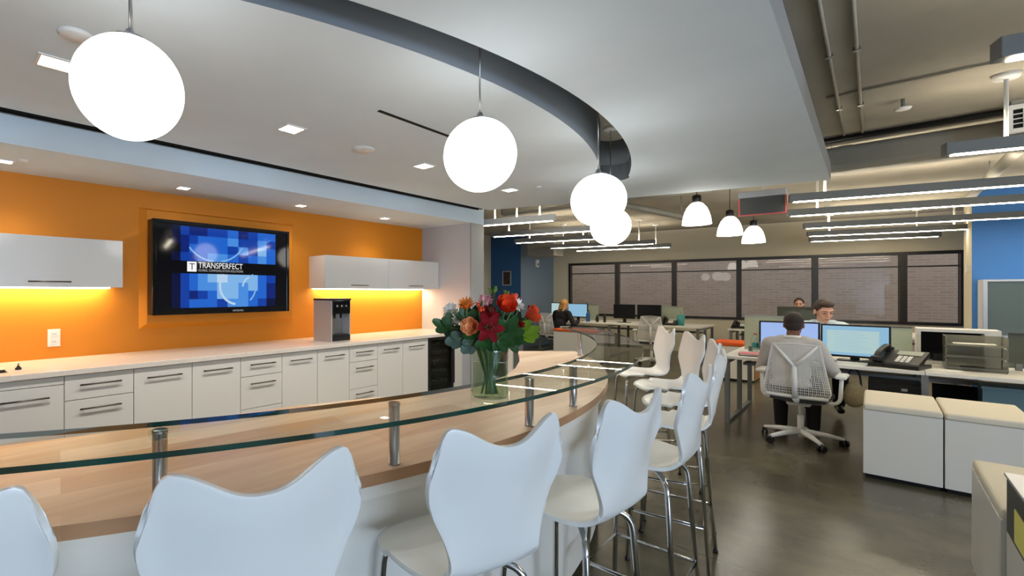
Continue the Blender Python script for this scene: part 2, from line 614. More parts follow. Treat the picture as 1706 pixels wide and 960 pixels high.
IN = (2.45, 6.25, 4.85)
OUT = (2.56, 6.19, 5.01)
XE = 4.66
inner = [(x, arcY(*IN, x)) for x in [-1.2 + (XE + 1.2) * k / 48 for k in range(49)]]
outer = [(x, arcY(*OUT, x)) for x in [-1.2 + (XE + 1.2) * k / 48 for k in range(49)]]
pi_, po_ = inner[-1], outer[-1]
mid = ((pi_[0] + po_[0]) / 2, (pi_[1] + po_[1]) / 2)
hr = math.hypot(pi_[0] - po_[0], pi_[1] - po_[1]) / 2
a0 = math.atan2(po_[1] - mid[1], po_[0] - mid[0])
tip = [(mid[0] + hr * cos(a0 + PI * k / 10), mid[1] + hr * sin(a0 + PI * k / 10)) for k in range(1, 10)]
slot_edge = outer + tip + list(reversed(inner))
cloud = [(-1.2, 0.26), (6.24, 0.30), (5.30, 3.66), (-1.2, 3.66)]
# boundary runs: near edge, far edge, back edge, then round the curved opening
poly = [(-1.2, 0.26), (6.24, 0.30), (5.30, 3.66), (-1.2, 3.66)] + [p for p in reversed(slot_edge)]
b = MB()
b.prism(poly, CEIL, CEIL + 0.165)
for f in b.bm.faces:
    c = f.calc_center_median()
    if len(f.verts) == 4 and min(math.hypot(c.x - p[0], c.y - p[1]) for p in slot_edge) < 0.12: f.material_index = 1
    elif len(f.verts) == 4 and c.y < 0.4: f.material_index = 2  # near edge coloured greyer to tone down the daylight on it
bmesh.ops.triangulate(b.bm, faces=[f for f in b.bm.faces if len(f.verts) > 4])
struct('ceiling_cloud', b, [M['ceiling'], M['band'], M['pillar']])
b = MB()                                  # curved upstand inside the opening
band = list(reversed(inner))
off = [(x, y + 0.012) for x, y in band]
b.grid([[(x, y, CEIL + 0.001) for x, y in band], [(x, y, DECK) for x, y in band]])
rim = outer[30:] + tip
b.grid([[(x, y, CEIL + 0.166) for x, y in rim], [(x, y, DECK) for x, y in rim]])
o = struct('trim_1', b, M['ceiling'])
so = o.modifiers.new('s', 'SOLIDIFY'); so.thickness = 0.012; so.offset = 0
bake(o)
o.data.materials[0] = M['band']

# the raised orange panel behind the television
b = MB()
R0 = [(1.321, WALL_Y, 1.109), (2.917, WALL_Y, 1.109), (2.917, WALL_Y, 2.21), (1.321, WALL_Y, 2.21)]
R1 = [(1.375, 4.64, 1.160), (2.880, 4.64, 1.160), (2.880, 4.64, 2.19), (1.375, 4.64, 2.19)]
b.quad(*R1)
for k in range(4): b.quad(R0[k], R0[(k + 1) % 4], R1[(k + 1) % 4], R1[k])
struct('trim_2', b, M['orange'])

# window wall
WA, WB = Vector((12.40, 6.39)), Vector((13.55, -1.23))
WD = (WB - WA).normalized()
WN = Vector((WD.y, -WD.x))                       # into the room
if WN.x > 0: WN = -WN
SILL, HEAD = 0.81, 2.225


def on_wall(px):
    t = (px - CX) / FPX
    d = Vector((1 + t, 1 - t))
    # solve d*s = WA + WD*u
    den = d.x * WD.y - d.y * WD.x
    s_ = (WA.x * WD.y - WA.y * WD.x) / den
    return (d * s_ - WA).dot(WD)


WL = (WB - WA).length
wrz = math.atan2(WD.y, WD.x)


def wall_box(mb, u0, u1, z0, z1, d0, d1, bev=0.0, mi=0):
    """box on the window wall: u along it, d into the room"""
    R = Matrix.Translation((WA.x, WA.y, 0)) @ Matrix(((WD.x, WN.x, 0, 0), (WD.y, WN.y, 0, 0), (0, 0, 1, 0), (0, 0, 0, 1)))
    vs = mb.box(u0, u1, d0, d1, z0, z1, bev, mi)
    bmesh.ops.transform(mb.bm, matrix=R, verts=vs)


kd = lambda y: (WA.x + WD.x * (y - WA.y) / WD.y - 0.05, y)
b = MB(); b.prism([(-4, -6), kd(-6), kd(12), (-4, 12)], DECK, DECK + 0.2); struct('ceiling_deck', b, M['deck'])

us = [on_wall(p) for p in (948, 1028, 1123, 1231, 1358, 1505, 1607)]
b = MB()
wall_box(b, -1.0, WL + 3, 0, SILL, -0.2, 0)
wall_box(b, -1.0, WL + 3, HEAD, DECK, -0.2, 0)
wall_box(b, -1.0, us[0], SILL, HEAD, -0.2, 0)
wall_box(b, us[-1], WL + 3, SILL, HEAD, -0.2, 0)
struct('wall_window', b, M['grey_wall'])
for i in range(6):
    t = thing('window_%d' % (i + 1), 'dark framed window bay looking on a brick wall', None, kind='structure')
    f = MB()
    u0, u1 = us[i], us[i + 1]
    fw = 0.05
    wall_box(f, u0, u0 + fw, SILL, HEAD, -0.14, 0.03)
    wall_box(f, u1 - fw, u1, SILL, HEAD, -0.14, 0.03)
    wall_box(f, u0 + fw, u1 - fw, HEAD - 0.06, HEAD, -0.14, 0.03)
    wall_box(f, u0 + fw, u1 - fw, SILL, SILL + 0.05, -0.14, 0.03)
    wall_box(f, u0 + fw, u1 - fw, 1.925, 1.95, -0.1, -0.04)
    f.build('window_frame', M['win_frame'], t)
    g = MB()
    wall_box(g, u0 + fw, u1 - fw, SILL + 0.05, HEAD - 0.06, -0.076, -0.07)
    g.build('pane', M['window_glass'], t)
b = MB(); wall_box(b, -6, WL + 8, -0.1, 5.2, -3.4, -3.1); struct('exterior_wall', b, M['brick'])
# blue projecting bay at the left end of the window wall, blue wall at the right
b = MB(); b.box(10.66, 12.55, 6.39, 7.3, 0, DECK, mi=0); 
for f in b.bm.faces:
    if f.normal.x < -0.5 or f.calc_center_median().x < 10.67:
        f.material_index = 1
struct('wall_blue_left', b, [M['blue_lit_side'], M['blue_shaded_side']])
b = MB(); b.box(KX + 0.275, 16, 7.3, 7.45, 0, DECK); struct('wall_back', b, M['grey_wall'])
b = MB(); b.box(11.0, 11.9, -6, -1.035, 0, DECK)
for f in b.bm.faces:
    if f.calc_center_median().y > -1.04: f.material_index = 1
struct('wall_blue_right', b, [M['blue'], M['grey_wall']])
b = MB(); b.box(2.2, 11.0, -6, -5.85, 0, DECK); b.box(-3.1, -3.0, -6, -5.85, 0, DECK); b.box(-3.0, 2.2, -6, -5.85, 0, 0.4); b.box(-3.0, 2.2, -6, -5.85, 2.6, DECK)
struct('wall_right', b, M['white_wall'])
b = MB(); b.box(-3.1, -3.0, -5.85, WALL_Y, 0, DECK); struct('wall_left', b, M['white_wall'])


# ------------------------------------------------------------------ the bar
BC = (1.75, 4.245)


def ring(R, deg):
    a = rad(deg)
    return (BC[0] + R * sin(a), BC[1] - R * cos(a))


def arc(R, d0, d1, n=60):
    return [ring(R, d0 + (d1 - d0) * k / n) for k in range(n + 1)]


bar = thing('bar_counter', 'long curved bar with maple top, white front and raised glass shelf', 'bar counter')
TOP = 0.914
b = MB()
back_edge = [(3.74, 2.27), (3.45, 2.08), (3.2, 1.93), (2.9, 1.78), (2.57, 1.655), (2.2, 1.61), (1.84, 1.67), (1.486, 1.82), (1.155, 1.93), (0.5, 2.06), (0.0, 2.18), (-0.5, 2.3)]
b.prism(arc(3.31, -40, 45) + back_edge, TOP - 0.036, TOP, mi=0, side=1)
bmesh.ops.triangulate(b.bm, faces=[f for f in b.bm.faces if len(f.verts) > 4])
top = b.build('countertop', [M['wood'], M['wood_edge']], bar)
b = MB()
b.prism(arc(3.285, -40, 44.5) + list(reversed(arc(3.0, -40, 44.5))), TOP - 0.085, TOP - 0.037)
b.build('top_rail', M['white_lam'], bar)
b = MB()
b.prism(arc(3.255, -40, 44) + list(reversed(arc(2.85, -40, 44))), 0.10, TOP - 0.086)
b.build('front_panel', M['white_lam'], bar)
b = MB()
b.prism(arc(3.19, -40, 43.5) + list(reversed(arc(2.8, -40, 43.5))), 0.0, 0.10)
b.build('toe_kick', M['dark_void'], bar)
GZ = 1.105
for dg in (-38.5, -24.3, -12.9, -1.0, 6.6, 40.5):
    x, y = ring(3.27, dg)
    b = MB()
    b.lathe([(0, TOP), (0.019, TOP), (0.019, TOP + 0.004), (0.0175, TOP + 0.005), (0.0175, GZ - 0.012), (0.0185, GZ - 0.011), (0.0185, GZ - 0.001), (0.017, GZ), (0, GZ)], x, y, 24)
    b.build('post', M['steel'], bar)
b = MB()
outr, innr = arc(3.5, -40, 47, 90), arc(3.245, -40, 47.6, 90)
ex, ey = ring(3.37, 49.6)
rim_pts = outr + [ring(3.46, 48.6), ring(3.37, 49.2), ring(3.29, 48.8)] + list(reversed(innr))
b.prism(rim_pts, GZ, GZ + 0.013, mi=0, side=1)
bmesh.ops.triangulate(b.bm, faces=[f for f in b.bm.faces if len(f.verts) > 4])
b.build('glass_shelf', [M['glass_top'], M['glass_edge']], bar)

# ------------------------------------------------------------------ bar stools


def lerp_table(tab, v):
    for (a, *pa), (c, *pc) in zip(tab, tab[1:]):
        if v <= c:
            k = (v - a) / (c - a)
            k = k * k * (3 - 2 * k) * 0.35 + k * 0.65
            return [p + (q - p) * k for p, q in zip(pa, pc)]
    return list(tab[-1][1:])


def smooth_path(pts, n=8):
    """Catmull-Rom through pts"""
    P = [Vector(p) for p in pts]
    P = [P[0] * 2 - P[1]] + P + [P[-1] * 2 - P[-2]]
    out = []
    for i in range(1, len(P) - 2):
        for k in range(n):
            t = k / n
            a, b_, c, d = P[i - 1], P[i], P[i + 1], P[i + 2]
            out.append(0.5 * ((2 * b_) + (c - a) * t + (2 * a - 5 * b_ + 4 * c - d) * t * t + (3 * b_ - a - 3 * c + d) * t ** 3))
    out.append(P[-2])
    return out


def bend(pts, r=0.04, n=6):
    """polyline with rounded corners"""
    P = [Vector(p) for p in pts]
    out = [P[0]]
    for a, c, d in zip(P, P[1:], P[2:]):
        u, v = (a - c), (d - c)
        k = min(r, u.length / 2.1, v.length / 2.1)
        u.normalize(); v.normalize()
        p0, p1 = c + u * k, c + v * k
        for i in range(n + 1):
            t = i / n
            out.append(p0 * (1 - t) ** 2 + c * 2 * t * (1 - t) + p1 * t * t)
    out.append(P[-1])
    return out


def stool_shell():
    # profile rows of (y, z, half width), from the front lip round to just under the horns
    prof = smooth_path([(0.185, 0.722, 0.135), (0.165, 0.738, 0.165), (0.10, 0.748, 0.192), (0.0, 0.744, 0.196), (-0.09, 0.739, 0.178),
                        (-0.145, 0.744, 0.156), (-0.178, 0.768, 0.142), (-0.192, 0.815, 0.137), (-0.202, 0.88, 0.150), (-0.213, 0.95, 0.174), (-0.225, 1.02, 0.197),
                        (-0.238, 1.085, 0.206), (-0.245, 1.14, 0.196)], 5)
    us_ = [-1 + 2 * k / 40 for k in range(41)]
    rows = []
    for p in prof:
        y, z, hw = p
        row = []
        for u in us_:
            zz, yy = z, y
            if z > 0.80 and y < -0.15:                       # back: squeeze to the two-horned upper edge
                zt = 1.085 + 0.055 * (0.5 - 0.5 * cos(PI * min(1, abs(u) / 0.80))) ** 1.2
                if abs(u) > 0.80:
                    zt = 1.14 - 0.085 * ((abs(u) - 0.80) / 0.20) ** 2
                k = (z - 0.80) / (1.14 - 0.80)
                zz = 0.80 + (zt - 0.80) * k
                yy = y + 0.035 * u * u * min(1, k * 2)
            elif y > 0.02:
                front = (y - 0.02) / 0.165
                yy = y - 0.035 * front * u ** 4
                zz = z - 0.006 * u * u
            elif z < 0.78:
                zz = z + 0.010 * abs(u) ** 3
            row.append((hw * u, yy, zz))
        rows.append(row)
    b = MB()
    b.grid(rows)
    o = b.build('seat_shell', M['shell'])
    s = o.modifiers.new('s', 'SOLIDIFY'); s.thickness = 0.013; s.offset = 0
    bv = o.modifiers.new('b', 'BEVEL'); bv.width = 0.004; bv.segments = 2; bv.limit_method = 'ANGLE'; bv.angle_limit = rad(60)
    bake(o)
    for p in o.data.polygons: p.use_smooth = True
    return o


def make_stool():
    r = thing('bar_stool', 'x', 'bar stool')
    sh = stool_shell()
    sh.parent = r
    for sx in (-1, 1):
        for sy in (-1, 1):
            b = MB()
            fy = 0.15 if sy > 0 else -0.14
            gy = 0.185 if sy > 0 else -0.19
            b.tube(bend([(sx * 0.03, sy * 0.035, 0.722), (sx * 0.14, fy, 0.700), (sx * 0.185, gy, 0.012)], 0.055, 8), 0.0105, 12)
            lg = b.build('leg', M['chrome'], r)
            b = MB()
            b.lathe([(0, 0), (0.013, 0), (0.013, 0.014), (0, 0.014)], sx * 0.185, gy, 14)
            b.build('foot_cap', M['black'], lg)
    b = MB()
    k = 0.27

    def at(sx, sy):
        t = (0.70 - k) / 0.688
        fy, gy = (0.15, 0.185) if sy > 0 else (-0.14, -0.19)
        return (sx * (0.14 + 0.045 * t), fy + (gy - fy) * t, k)
    b.tube([at(-1, -1), at(1, -1), at(1, 1), at(-1, 1)], 0.008, 10, closed=True)
    b.build('footrest', M['chrome'], r)
    b = MB()
    b.box(-0.06, 0.06, -0.07, 0.07, 0.722, 0.735, 0.004)
    b.build('seat_bracket', M['dark_grey'], r)
    return r


stool0 = make_stool()
stool_spots = [   # midpoint between the horns, turn of the stool
    (-0.05, 1.03, -27, 'white bar stool cut off by the left edge of the photo'),
    (0.43, 0.79, -16, 'white bar stool nearest the middle, seen straight from behind'),
    (0.975, 0.62, -17, 'large white bar stool below the flower vase, its seat showing on the left'),
    (1.52, 0.506, -7, 'white bar stool just right of the vase one, third whole back along the bar'),
    (2.19, 0.486, 0, 'white bar stool at the middle of the row, fourth whole back from the left'),
    (2.90, 0.555, 8, 'white bar stool seen edge-on behind the fourth one, fifth along the bar'),
    (3.50, 0.700, 20, 'white bar stool seen edge-on by the desk leg, sixth along the bar'),
    (4.06, 0.945, 35, 'white bar stool facing us with a small back, second from the far bar end'),
    (4.54, 1.270, 36, 'white bar stool at the far tip of the glass shelf, last of the row'),
]
for i, (hx, hy, dg, lab) in enumerate(stool_spots):
    a = rad(dg)
    p = (hx - sin(a) * 0.232, hy + cos(a) * 0.232, 0)
    if i == 0:
        stool0.location = p; stool0.rotation_euler = (0, 0, a); stool0['label'] = lab; stool0['group'] = 'white stools along the bar'
    else:
        dup(stool0, p, a, lab)

# ------------------------------------------------------------------ kitchen run
FY = 3.95            # cabinet faces


def bar_handle(mb, x0, x1, z, y):
    mb.tube([(x0, y - 0.028, z), (x1, y - 0.028, z)], 0.006, 10)
    for x in (x0 + 0.018, x1 - 0.018):
        mb.tube([(x, y + 0.0, z), (x, y - 0.028, z)], 0.0045, 8)


def base_cabinet(x0, x1, fronts, label):
    r = thing('base_cabinet', label, 'cabinet', (x0, FY, 0), 0, 'white base cabinets under the worktop')
    W = x1 - x0
    b = MB()
    b.box(0.001, W - 0.001, 0.021, WALL_Y - FY - 0.005, 0.10, 0.868)
    b.box(0.001, W - 0.001, 0.06, 0.10, 0, 0.10)
    b.build('carcass', M['white_lam'], r)
    for kind, z0, z1, handle in fronts:
        b = MB()
        b.box(0.0025, W - 0.0025, 0.0, 0.0195, z0 + 0.0025, z1 - 0.0025, 0.0015)
        d = b.build(kind, M['gloss_white'], r)
        if handle:
            b = MB()
            c = W / 2
            h = min(0.13, W * 0.3)
            bar_handle(b, c - h, c + h, handle, 0.0)
            b.build('handle', M['steel_dark'], d)


xs = [-0.21, 0.22, 0.647, 1.079, 1.51, 1.928, 2.34, 2.739, 3.145, 3.549, 3.95, 4.40]
DOOR = [('door', 0.10, 0.868, 0.79)]
D2 = [('drawer', 0.69, 0.868, 0.795), ('drawer', 0.40, 0.69, 0.625), ('drawer', 0.10, 0.40, 0.345)]
SINKF = [('false_front', 0.81, 0.868, 0), ('door', 0.10, 0.81, 0.735)]
names = ['white sink cabinet cut off at the left edge, with a narrow blank strip on top',
         'white sink cabinet at the left edge under the sink, second narrow blank strip on top',
         'white three-drawer cabinet beside the sink cabinet, under the wall outlet',
         'white one-door cabinet right of the left drawer cabinet, below the gap before the television',
         'white one-door cabinet below the left side of the television',
         'white three-drawer cabinet below the middle of the television',
         'white one-door cabinet below the right side of the television, left of its twin',
         'white one-door cabinet directly under the water dispenser',
         'white three-drawer cabinet just right of the water dispenser',
         'white one-door cabinet second from the wine cooler',
         'white one-door cabinet touching the wine cooler']
kinds = [SINKF, SINKF, D2, DOOR, DOOR, D2, DOOR, DOOR, D2, DOOR, DOOR]
for x0, x1, kd_, nm in zip(xs, xs[1:], kinds, names):
    base_cabinet(x0, x1, kd_, nm)

b = MB()
b.box(-0.6, 0.02, FY - 0.03, WALL_Y - 0.001, 0.872, 0.91, 0.003)
b.box(0.02, 0.36, FY - 0.03, 4.08, 0.872, 0.91, 0.0)
b.box(0.02, 0.36, 4.24, WALL_Y - 0.001, 0.872, 0.91, 0.0)
b.box(0.36, KX - 0.001, FY - 0.03, WALL_Y - 0.001, 0.872, 0.91, 0.003)
o = b.build('worktop', M['stone'])
tag(o, 'long pale stone worktop along the orange wall', 'worktop')
t = thing('sink', 'dark steel sink set in the worktop at the left edge', 'sink', (0.19, 4.16, 0.91))
b = MB()
b.box(-0.165, 0.165, -0.075, 0.075, -0.032, -0.03)
b.box(-0.168, -0.163, -0.078, 0.078, -0.032, 0.002); b.box(0.163, 0.168, -0.078, 0.078, -0.032, 0.002)
b.box(-0.163, 0.163, -0.078, -0.073, -0.032, 0.002); b.box(-0.163, 0.163, 0.073, 0.078, -0.032, 0.002)
b.build('basin', M['dark_grey'], t)
b = MB(); b.lathe([(0, -0.03), (0.03, -0.03), (0.03, -0.026), (0, -0.026)], 0.05, 0, 20); b.build('drain', M['steel'], t)
t = thing('soap_dispenser', 'small dark soap pump on the worktop right of the sink', 'soap dispenser', (0.425, 4.19, 0.91))
b = MB(); b.lathe([(0, 0), (0.019, 0), (0.019, 0.012), (0.011, 0.016), (0.011, 0.024), (0, 0.024)], 0, 0, 18); b.build('body', M['black'], t)
b = MB(); b.tube([(0, 0, 0.024), (0, 0, 0.042), (0, -0.03, 0.042)], 0.005, 8); b.build('spout', M['steel'], t)

# wine cooler and the filler beside it
t = thing('wine_cooler', 'black framed glass-door wine cooler at the right end of the worktop', 'wine cooler', (4.405, FY, 0))
b = MB(); b.box(0, 0.50, 0.03, 0.60, 0.09, 0.868); b.box(0.02, 0.48, 0.08, 0.58, 0, 0.09); 
for f in list(b.bm.faces):
    c = f.calc_center_median()
    if abs(c.y - 0.03) < 1e-4: bmesh.ops.delete(b.bm, geom=[f], context='FACES_ONLY')
b.build('body', M['black'], t)
b = MB()
for x0, x1, z0, z1 in ((0, 0.045, 0.09, 0.868), (0.455, 0.50, 0.09, 0.868), (0.045, 0.455, 0.09, 0.125), (0.045, 0.455, 0.83, 0.868)):
    b.box(x0, x1, 0, 0.03, z0, z1, 0.002)
d = b.build('door', M['black'], t)
b = MB(); b.box(0.045, 0.455, 0.008, 0.018, 0.125, 0.83); b.build('glass', M['cooler_glass'], d)
b = MB(); b.tube([(0.475, -0.03, 0.25), (0.475, -0.03, 0.72)], 0.008, 10); b.tube([(0.475, 0, 0.28), (0.475, -0.03, 0.28)], 0.005); b.tube([(0.475, 0, 0.69), (0.475, -0.03, 0.69)], 0.005)
b.build('handle', M['black'], d)
for z in (0.25, 0.38, 0.51, 0.64, 0.75):
    b = MB(); b.box(0.01, 0.49, 0.06, 0.5, z, z + 0.012)
    for k in range(6): b.tube([(0.06 + 0.075 * k, 0.06, z + 0.03), (0.06 + 0.075 * k, 0.34, z + 0.03)], 0.02, 8)
    b.build('wine_rack', M['steel_dark'], t)
b = MB(); b.box(0.05, 0.45, -0.002, 0.0, 0.095, 0.12); b.build('kick_grille', M['steel'], t)
b = MB(); b.box(4.91, KX - 0.001, FY, WALL_Y - 0.01, 0.0, 0.868); 
tag(b.build('filler_panel', M['white_lam']), 'plain white filler panel between wine cooler and end wall', 'panel')


def wall_cabinet(x0, x1, label, handles):
    r = thing('wall_cabinet', label, 'cabinet', (x0, 4.368, 0), 0, 'white wall cabinets')
    W = x1 - x0
    b = MB(); b.box(0, W, 0.021, WALL_Y - 4.368 - 0.001, 1.487, 1.862)
    b.build('carcass', M['white_lam'], r)
    for k in range(2):
        b = MB(); b.box(k * W / 2 + 0.002, (k + 1) * W / 2 - 0.002, 0, 0.02, 1.484, 1.865, 0.0015)
        d = b.build('door', M['gloss_white'], r)
        b = MB(); c = (k + 0.5) * W / 2; bar_handle(b, c - 0.13, c + 0.13, 1.525, 0)
        b.build('handle', M['steel_dark'], d)
    for k in range(3):
        c = W * (0.2 + 0.3 * k)
        b = MB(); b.lathe([(0, 1.478), (0.03, 1.478), (0.033, 1.487), (0, 1.487)], c, 0.17, 20)
        b.build('puck_light', M['down'], r)
    b = MB(); b.box(0.03, W - 0.03, 0.27, 0.30, 1.475, 1.487); b.build('added_glow_strip', M['down'], r)  # glowing strip added to spread the puck light evenly
    lamp('added_glow_lamp', 'AREA', (W / 2, 0.235, 1.472), PUCK_WATT * 2.0 * W, (1.0, 0.86, 0.55), W * 0.92, size_y=0.06, parent=r)  # added lamp, one broad glow in place of the separate pucks


wall_cabinet(-0.84, 1.114, 'white wall cabinet at the left edge, left of the television', 2)
wall_cabinet(3.135, KX - 0.002, 'white wall cabinet above the water dispenser, right of the television', 2)

t = thing('end_panel', 'narrow white and grey upright panel behind the bar, just right of the vase', 'panel', (4.50, 2.80, 0))
b = MB(); b.box(0, 0.02, 0, 0.06, 0, 0.875, 0.002); b.build('edge_board', M['white_lam'], t)
b = MB(); b.box(0.02, 0.22, 0.002, 0.058, 0, 0.870); b.build('board', M['grey_metal'], t)
# television
t = thing('television', 'large black flat television with a blue picture on the orange wall', 'television', (1.359, 4.436, 1.241))
TW, TH = 1.355, 0.85
b = MB()
b.box(0, TW, 0.012, 0.135, 0, TH, 0.006)
b.box(0.3, 1.05, 0.135, 0.204, 0.2, 0.65)
b.build('housing', M['black'], t)
b = MB()
for x0, x1, z0, z1 in ((0, 0.03, 0, TH), (TW - 0.03, TW, 0, TH), (0.03, TW - 0.03, 0, 0.048), (0.03, TW - 0.03, TH - 0.03, TH)):
    b.box(x0, x1, 0, 0.012, z0, z1, 0.002)
b.build('bezel', M['black_gloss'], t)
SX, SZ, SW, SH = 0.03, 0.048, TW - 0.06, TH - 0.078
blues = [srgb(2, 3, 8), srgb(4, 14, 60), srgb(8, 36, 122), srgb(14, 66, 172), srgb(34, 106, 216), srgb(78, 150, 236), srgb(136, 192, 246), srgb(196, 224, 252)]
smats = []
for k, c in enumerate(blues):
    m = mat('tv_blue_%d' % k, srgb(4, 4, 6), 0.06, emit=c, estr=0.85)
    smats.append(m)
pat_top = [[0, 1, 3, 2, 2, 3, 3, 4, 2, 3, 4, 4, 0],
           [0, 1, 2, 3, 4, 4, 4, 5, 3, 3, 5, 3, 0],
           [0, 0, 2, 4, 4, 4, 4, 3, 5, 3, 6, 4, 0],
           [0, 1, 3, 3, 4, 5, 5, 4, 3, 4, 5, 4, 0]]
pat_bot = [[0, 1, 3, 4, 5, 6, 7, 6, 6, 6, 4, 3, 0],
           [0, 1, 3, 4, 5, 5, 6, 6, 5, 6, 4, 2, 0],
           [0, 1, 3, 2, 3, 4, 6, 6, 5, 4, 4, 2, 0],
           [0, 1, 3, 4, 4, 4, 3, 5, 5, 4, 3, 1, 0]]
b = MB()
b.quad((SX, 0.011, SZ), (SX + SW, 0.011, SZ), (SX + SW, 0.011, SZ + SH), (SX, 0.011, SZ + SH), 0)
pts_x = [0.0, 0.10, 0.16, 0.22, 0.28, 0.35, 0.42, 0.50, 0.585, 0.665, 0.745, 0.82, 0.90, 1.0]
for pat, zt, zb in ((pat_top, 0.985, 0.575), (pat_bot, 0.425, 0.015)):
    for r_, row in enumerate(pat):
        for c_, v in enumerate(row):
            if v == 0: continue
            xa, xb = SX + SW * pts_x[c_], SX + SW * pts_x[c_ + 1]
            za, zb_ = SZ + SH * (zt + (zb - zt) * r_ / 4), SZ + SH * (zt + (zb - zt) * (r_ + 1) / 4)
            b.quad((xa, 0.0105, zb_), (xb, 0.0105, zb_), (xb, 0.0105, za), (xa, 0.0105, za), v)


def arc_strip(mb, cx, cz, r, wd, a0_, a1_, y, mi, n=24):
    for k in range(n):
        t0, t1 = rad(a0_ + (a1_ - a0_) * k / n), rad(a0_ + (a1_ - a0_) * (k + 1) / n)
        q = [(cx + (r - wd) * cos(t0), y, cz + (r - wd) * sin(t0)), (cx + r * cos(t0), y, cz + r * sin(t0)),
             (cx + r * cos(t1), y, cz + r * sin(t1)), (cx + (r - wd) * cos(t1), y, cz + (r - wd) * sin(t1))]
        mb.quad(*q, mi)


arc_strip(b, SX + SW * 0.58, SZ + SH * 0.28, 0.19, 0.022, 142, 262, 0.0100, 7)
arc_strip(b, SX + SW * 0.58, SZ + SH * 0.28, 0.20, 0.016, -48, 38, 0.0100, 6)
arc_strip(b, SX + SW * 0.70, SZ + SH * 0.27, 0.11, 0.016, 110, 178, 0.0100, 7)
arc_strip(b, SX + SW * 0.40, SZ + SH * 0.95, 0.29, 0.014, 215, 268, 0.0100, 6)
arc_strip(b, SX + SW * 0.42, SZ + SH * 0.96, 0.30, 0.014, 278, 330, 0.0100, 6)
arc_strip(b, SX + SW * 0.76, SZ + SH * 1.08, 0.19, 0.012, 262, 312, 0.0100, 5)
scr = b.build('screen', smats, t, recalc=False)


def text_mesh(name, s, size, mat_, parent, loc, rot, align='LEFT', sx=1.0):
    cu = bpy.data.curves.new(name, 'FONT')
    cu.body = s
    cu.size = size
    cu.align_x = align
    cu.extrude = 0.0003
    o = bpy.data.objects.new(name, cu)
    COL.objects.link(o)
    dg = bpy.context.evaluated_depsgraph_get()
    me = bpy.data.meshes.new_from_object(o.evaluated_get(dg))
    bpy.data.objects.remove(o)
    me.transform(Matrix.Diagonal((sx, 1, 1, 1)))
    me.materials.clear()
    me.materials.append(mat_)
    o = bpy.data.objects.new(name, me)
    COL.objects.link(o)
    o.parent = parent
    o.location = loc
    o.rotation_euler = rot
    return o


M['txt'] = mat('screen_white', srgb(4, 4, 6), 0.2, emit=(1, 1, 1, 1), estr=0.9)
M['txt_dim'] = mat('screen_grey', srgb(4, 4, 6), 0.2, emit=(0.6, 0.6, 0.62, 1), estr=0.7)
tx, tz = SX + SW * 0.205, SZ + SH * 0.448
b = MB(); b.quad((tx, 0.0095, tz), (tx + 0.085, 0.0095, tz), (tx + 0.085, 0.0095, tz + 0.092), (tx, 0.0095, tz + 0.092))
lg = b.build('logo_square', M['txt'], scr, recalc=False)
text_mesh('logo_letter', 'T', 0.085, M['black'], scr, (tx + 0.018, 0.0090, tz + 0.018), (PI / 2, 0, 0))
text_mesh('lettering', 'TRANSPERFECT', 0.078, M['txt'], scr, (tx + 0.10, 0.0095, tz + 0.036), (PI / 2, 0, 0), sx=0.80)
text_mesh('tagline', 'GLOBAL COMMUNICATION SOLUTIONS', 0.030, M['txt_dim'], scr, (tx + 0.10, 0.0095, tz + 0.004), (PI / 2, 0, 0), sx=0.80)
text_mesh('maker_mark', 'SAMSUNG', 0.024, M['txt_dim'], t, (TW * 0.535, -0.001, 0.016), (PI / 2, 0, 0))

# water dispenser
t = thing('water_dispenser', 'tall steel countertop water dispenser with black front', 'water dispenser', (2.998, 4.058, 0.91))
WX, WDp, WH = 0.258, 0.34, 0.465
b = MB()
b.box(0, 0.012, 0.012, WDp, 0.0, WH - 0.02); b.box(WX - 0.012, WX, 0.012, WDp, 0, WH - 0.02)
b.box(0.012, WX - 0.012, WDp - 0.02, WDp, 0, WH - 0.02); b.box(0.012, WX - 0.012, 0.012, WDp - 0.02, 0, 0.01)
b.build('side_panel', M['silver'], t)
b = MB(); b.box(-0.003, WX + 0.003, 0.0, WDp + 0.003, WH - 0.02, WH, 0.004); b.build('top_cover', M['black'], t)
b = MB(); b.box(0.012, WX - 0.012, 0, 0.15, 0.30, WH - 0.02, 0.004); b.build('control_panel', M['black_gloss'], t)
b = MB(); b.box(0.012, WX - 0.012, 0.13, 0.15, 0.075, 0.30); b.build('niche_back', M['steel'], t)
b = MB(); b.box(0.012, WX - 0.012, 0, 0.13, 0.01, 0.075, 0.004)
d = b.build('drip_tray', M['black'], t)
b = MB()
for k in range(7): b.box(0.03 + 0.03 * k, 0.042 + 0.03 * k, 0.01, 0.12, 0.075, 0.079)
b.build('tray_grille', M['steel_dark'], d)
for x in (0.085, 0.17):
    b = MB(); b.lathe([(0, 0.25), (0.010, 0.25), (0.016, 0.30), (0, 0.30)], x, 0.07, 16); b.build('spout', M['black'], t)
for x in (0.07, 0.13, 0.19):
    b = MB(); b.lathe([(0, 0), (0.012, 0), (0.012, 0.004), (0, 0.004)], 0, 0, 16)
    o = b.build('button', M['steel'], t); o.rotation_euler = (PI / 2, 0, 0); o.location = (x, 0, 0.385)

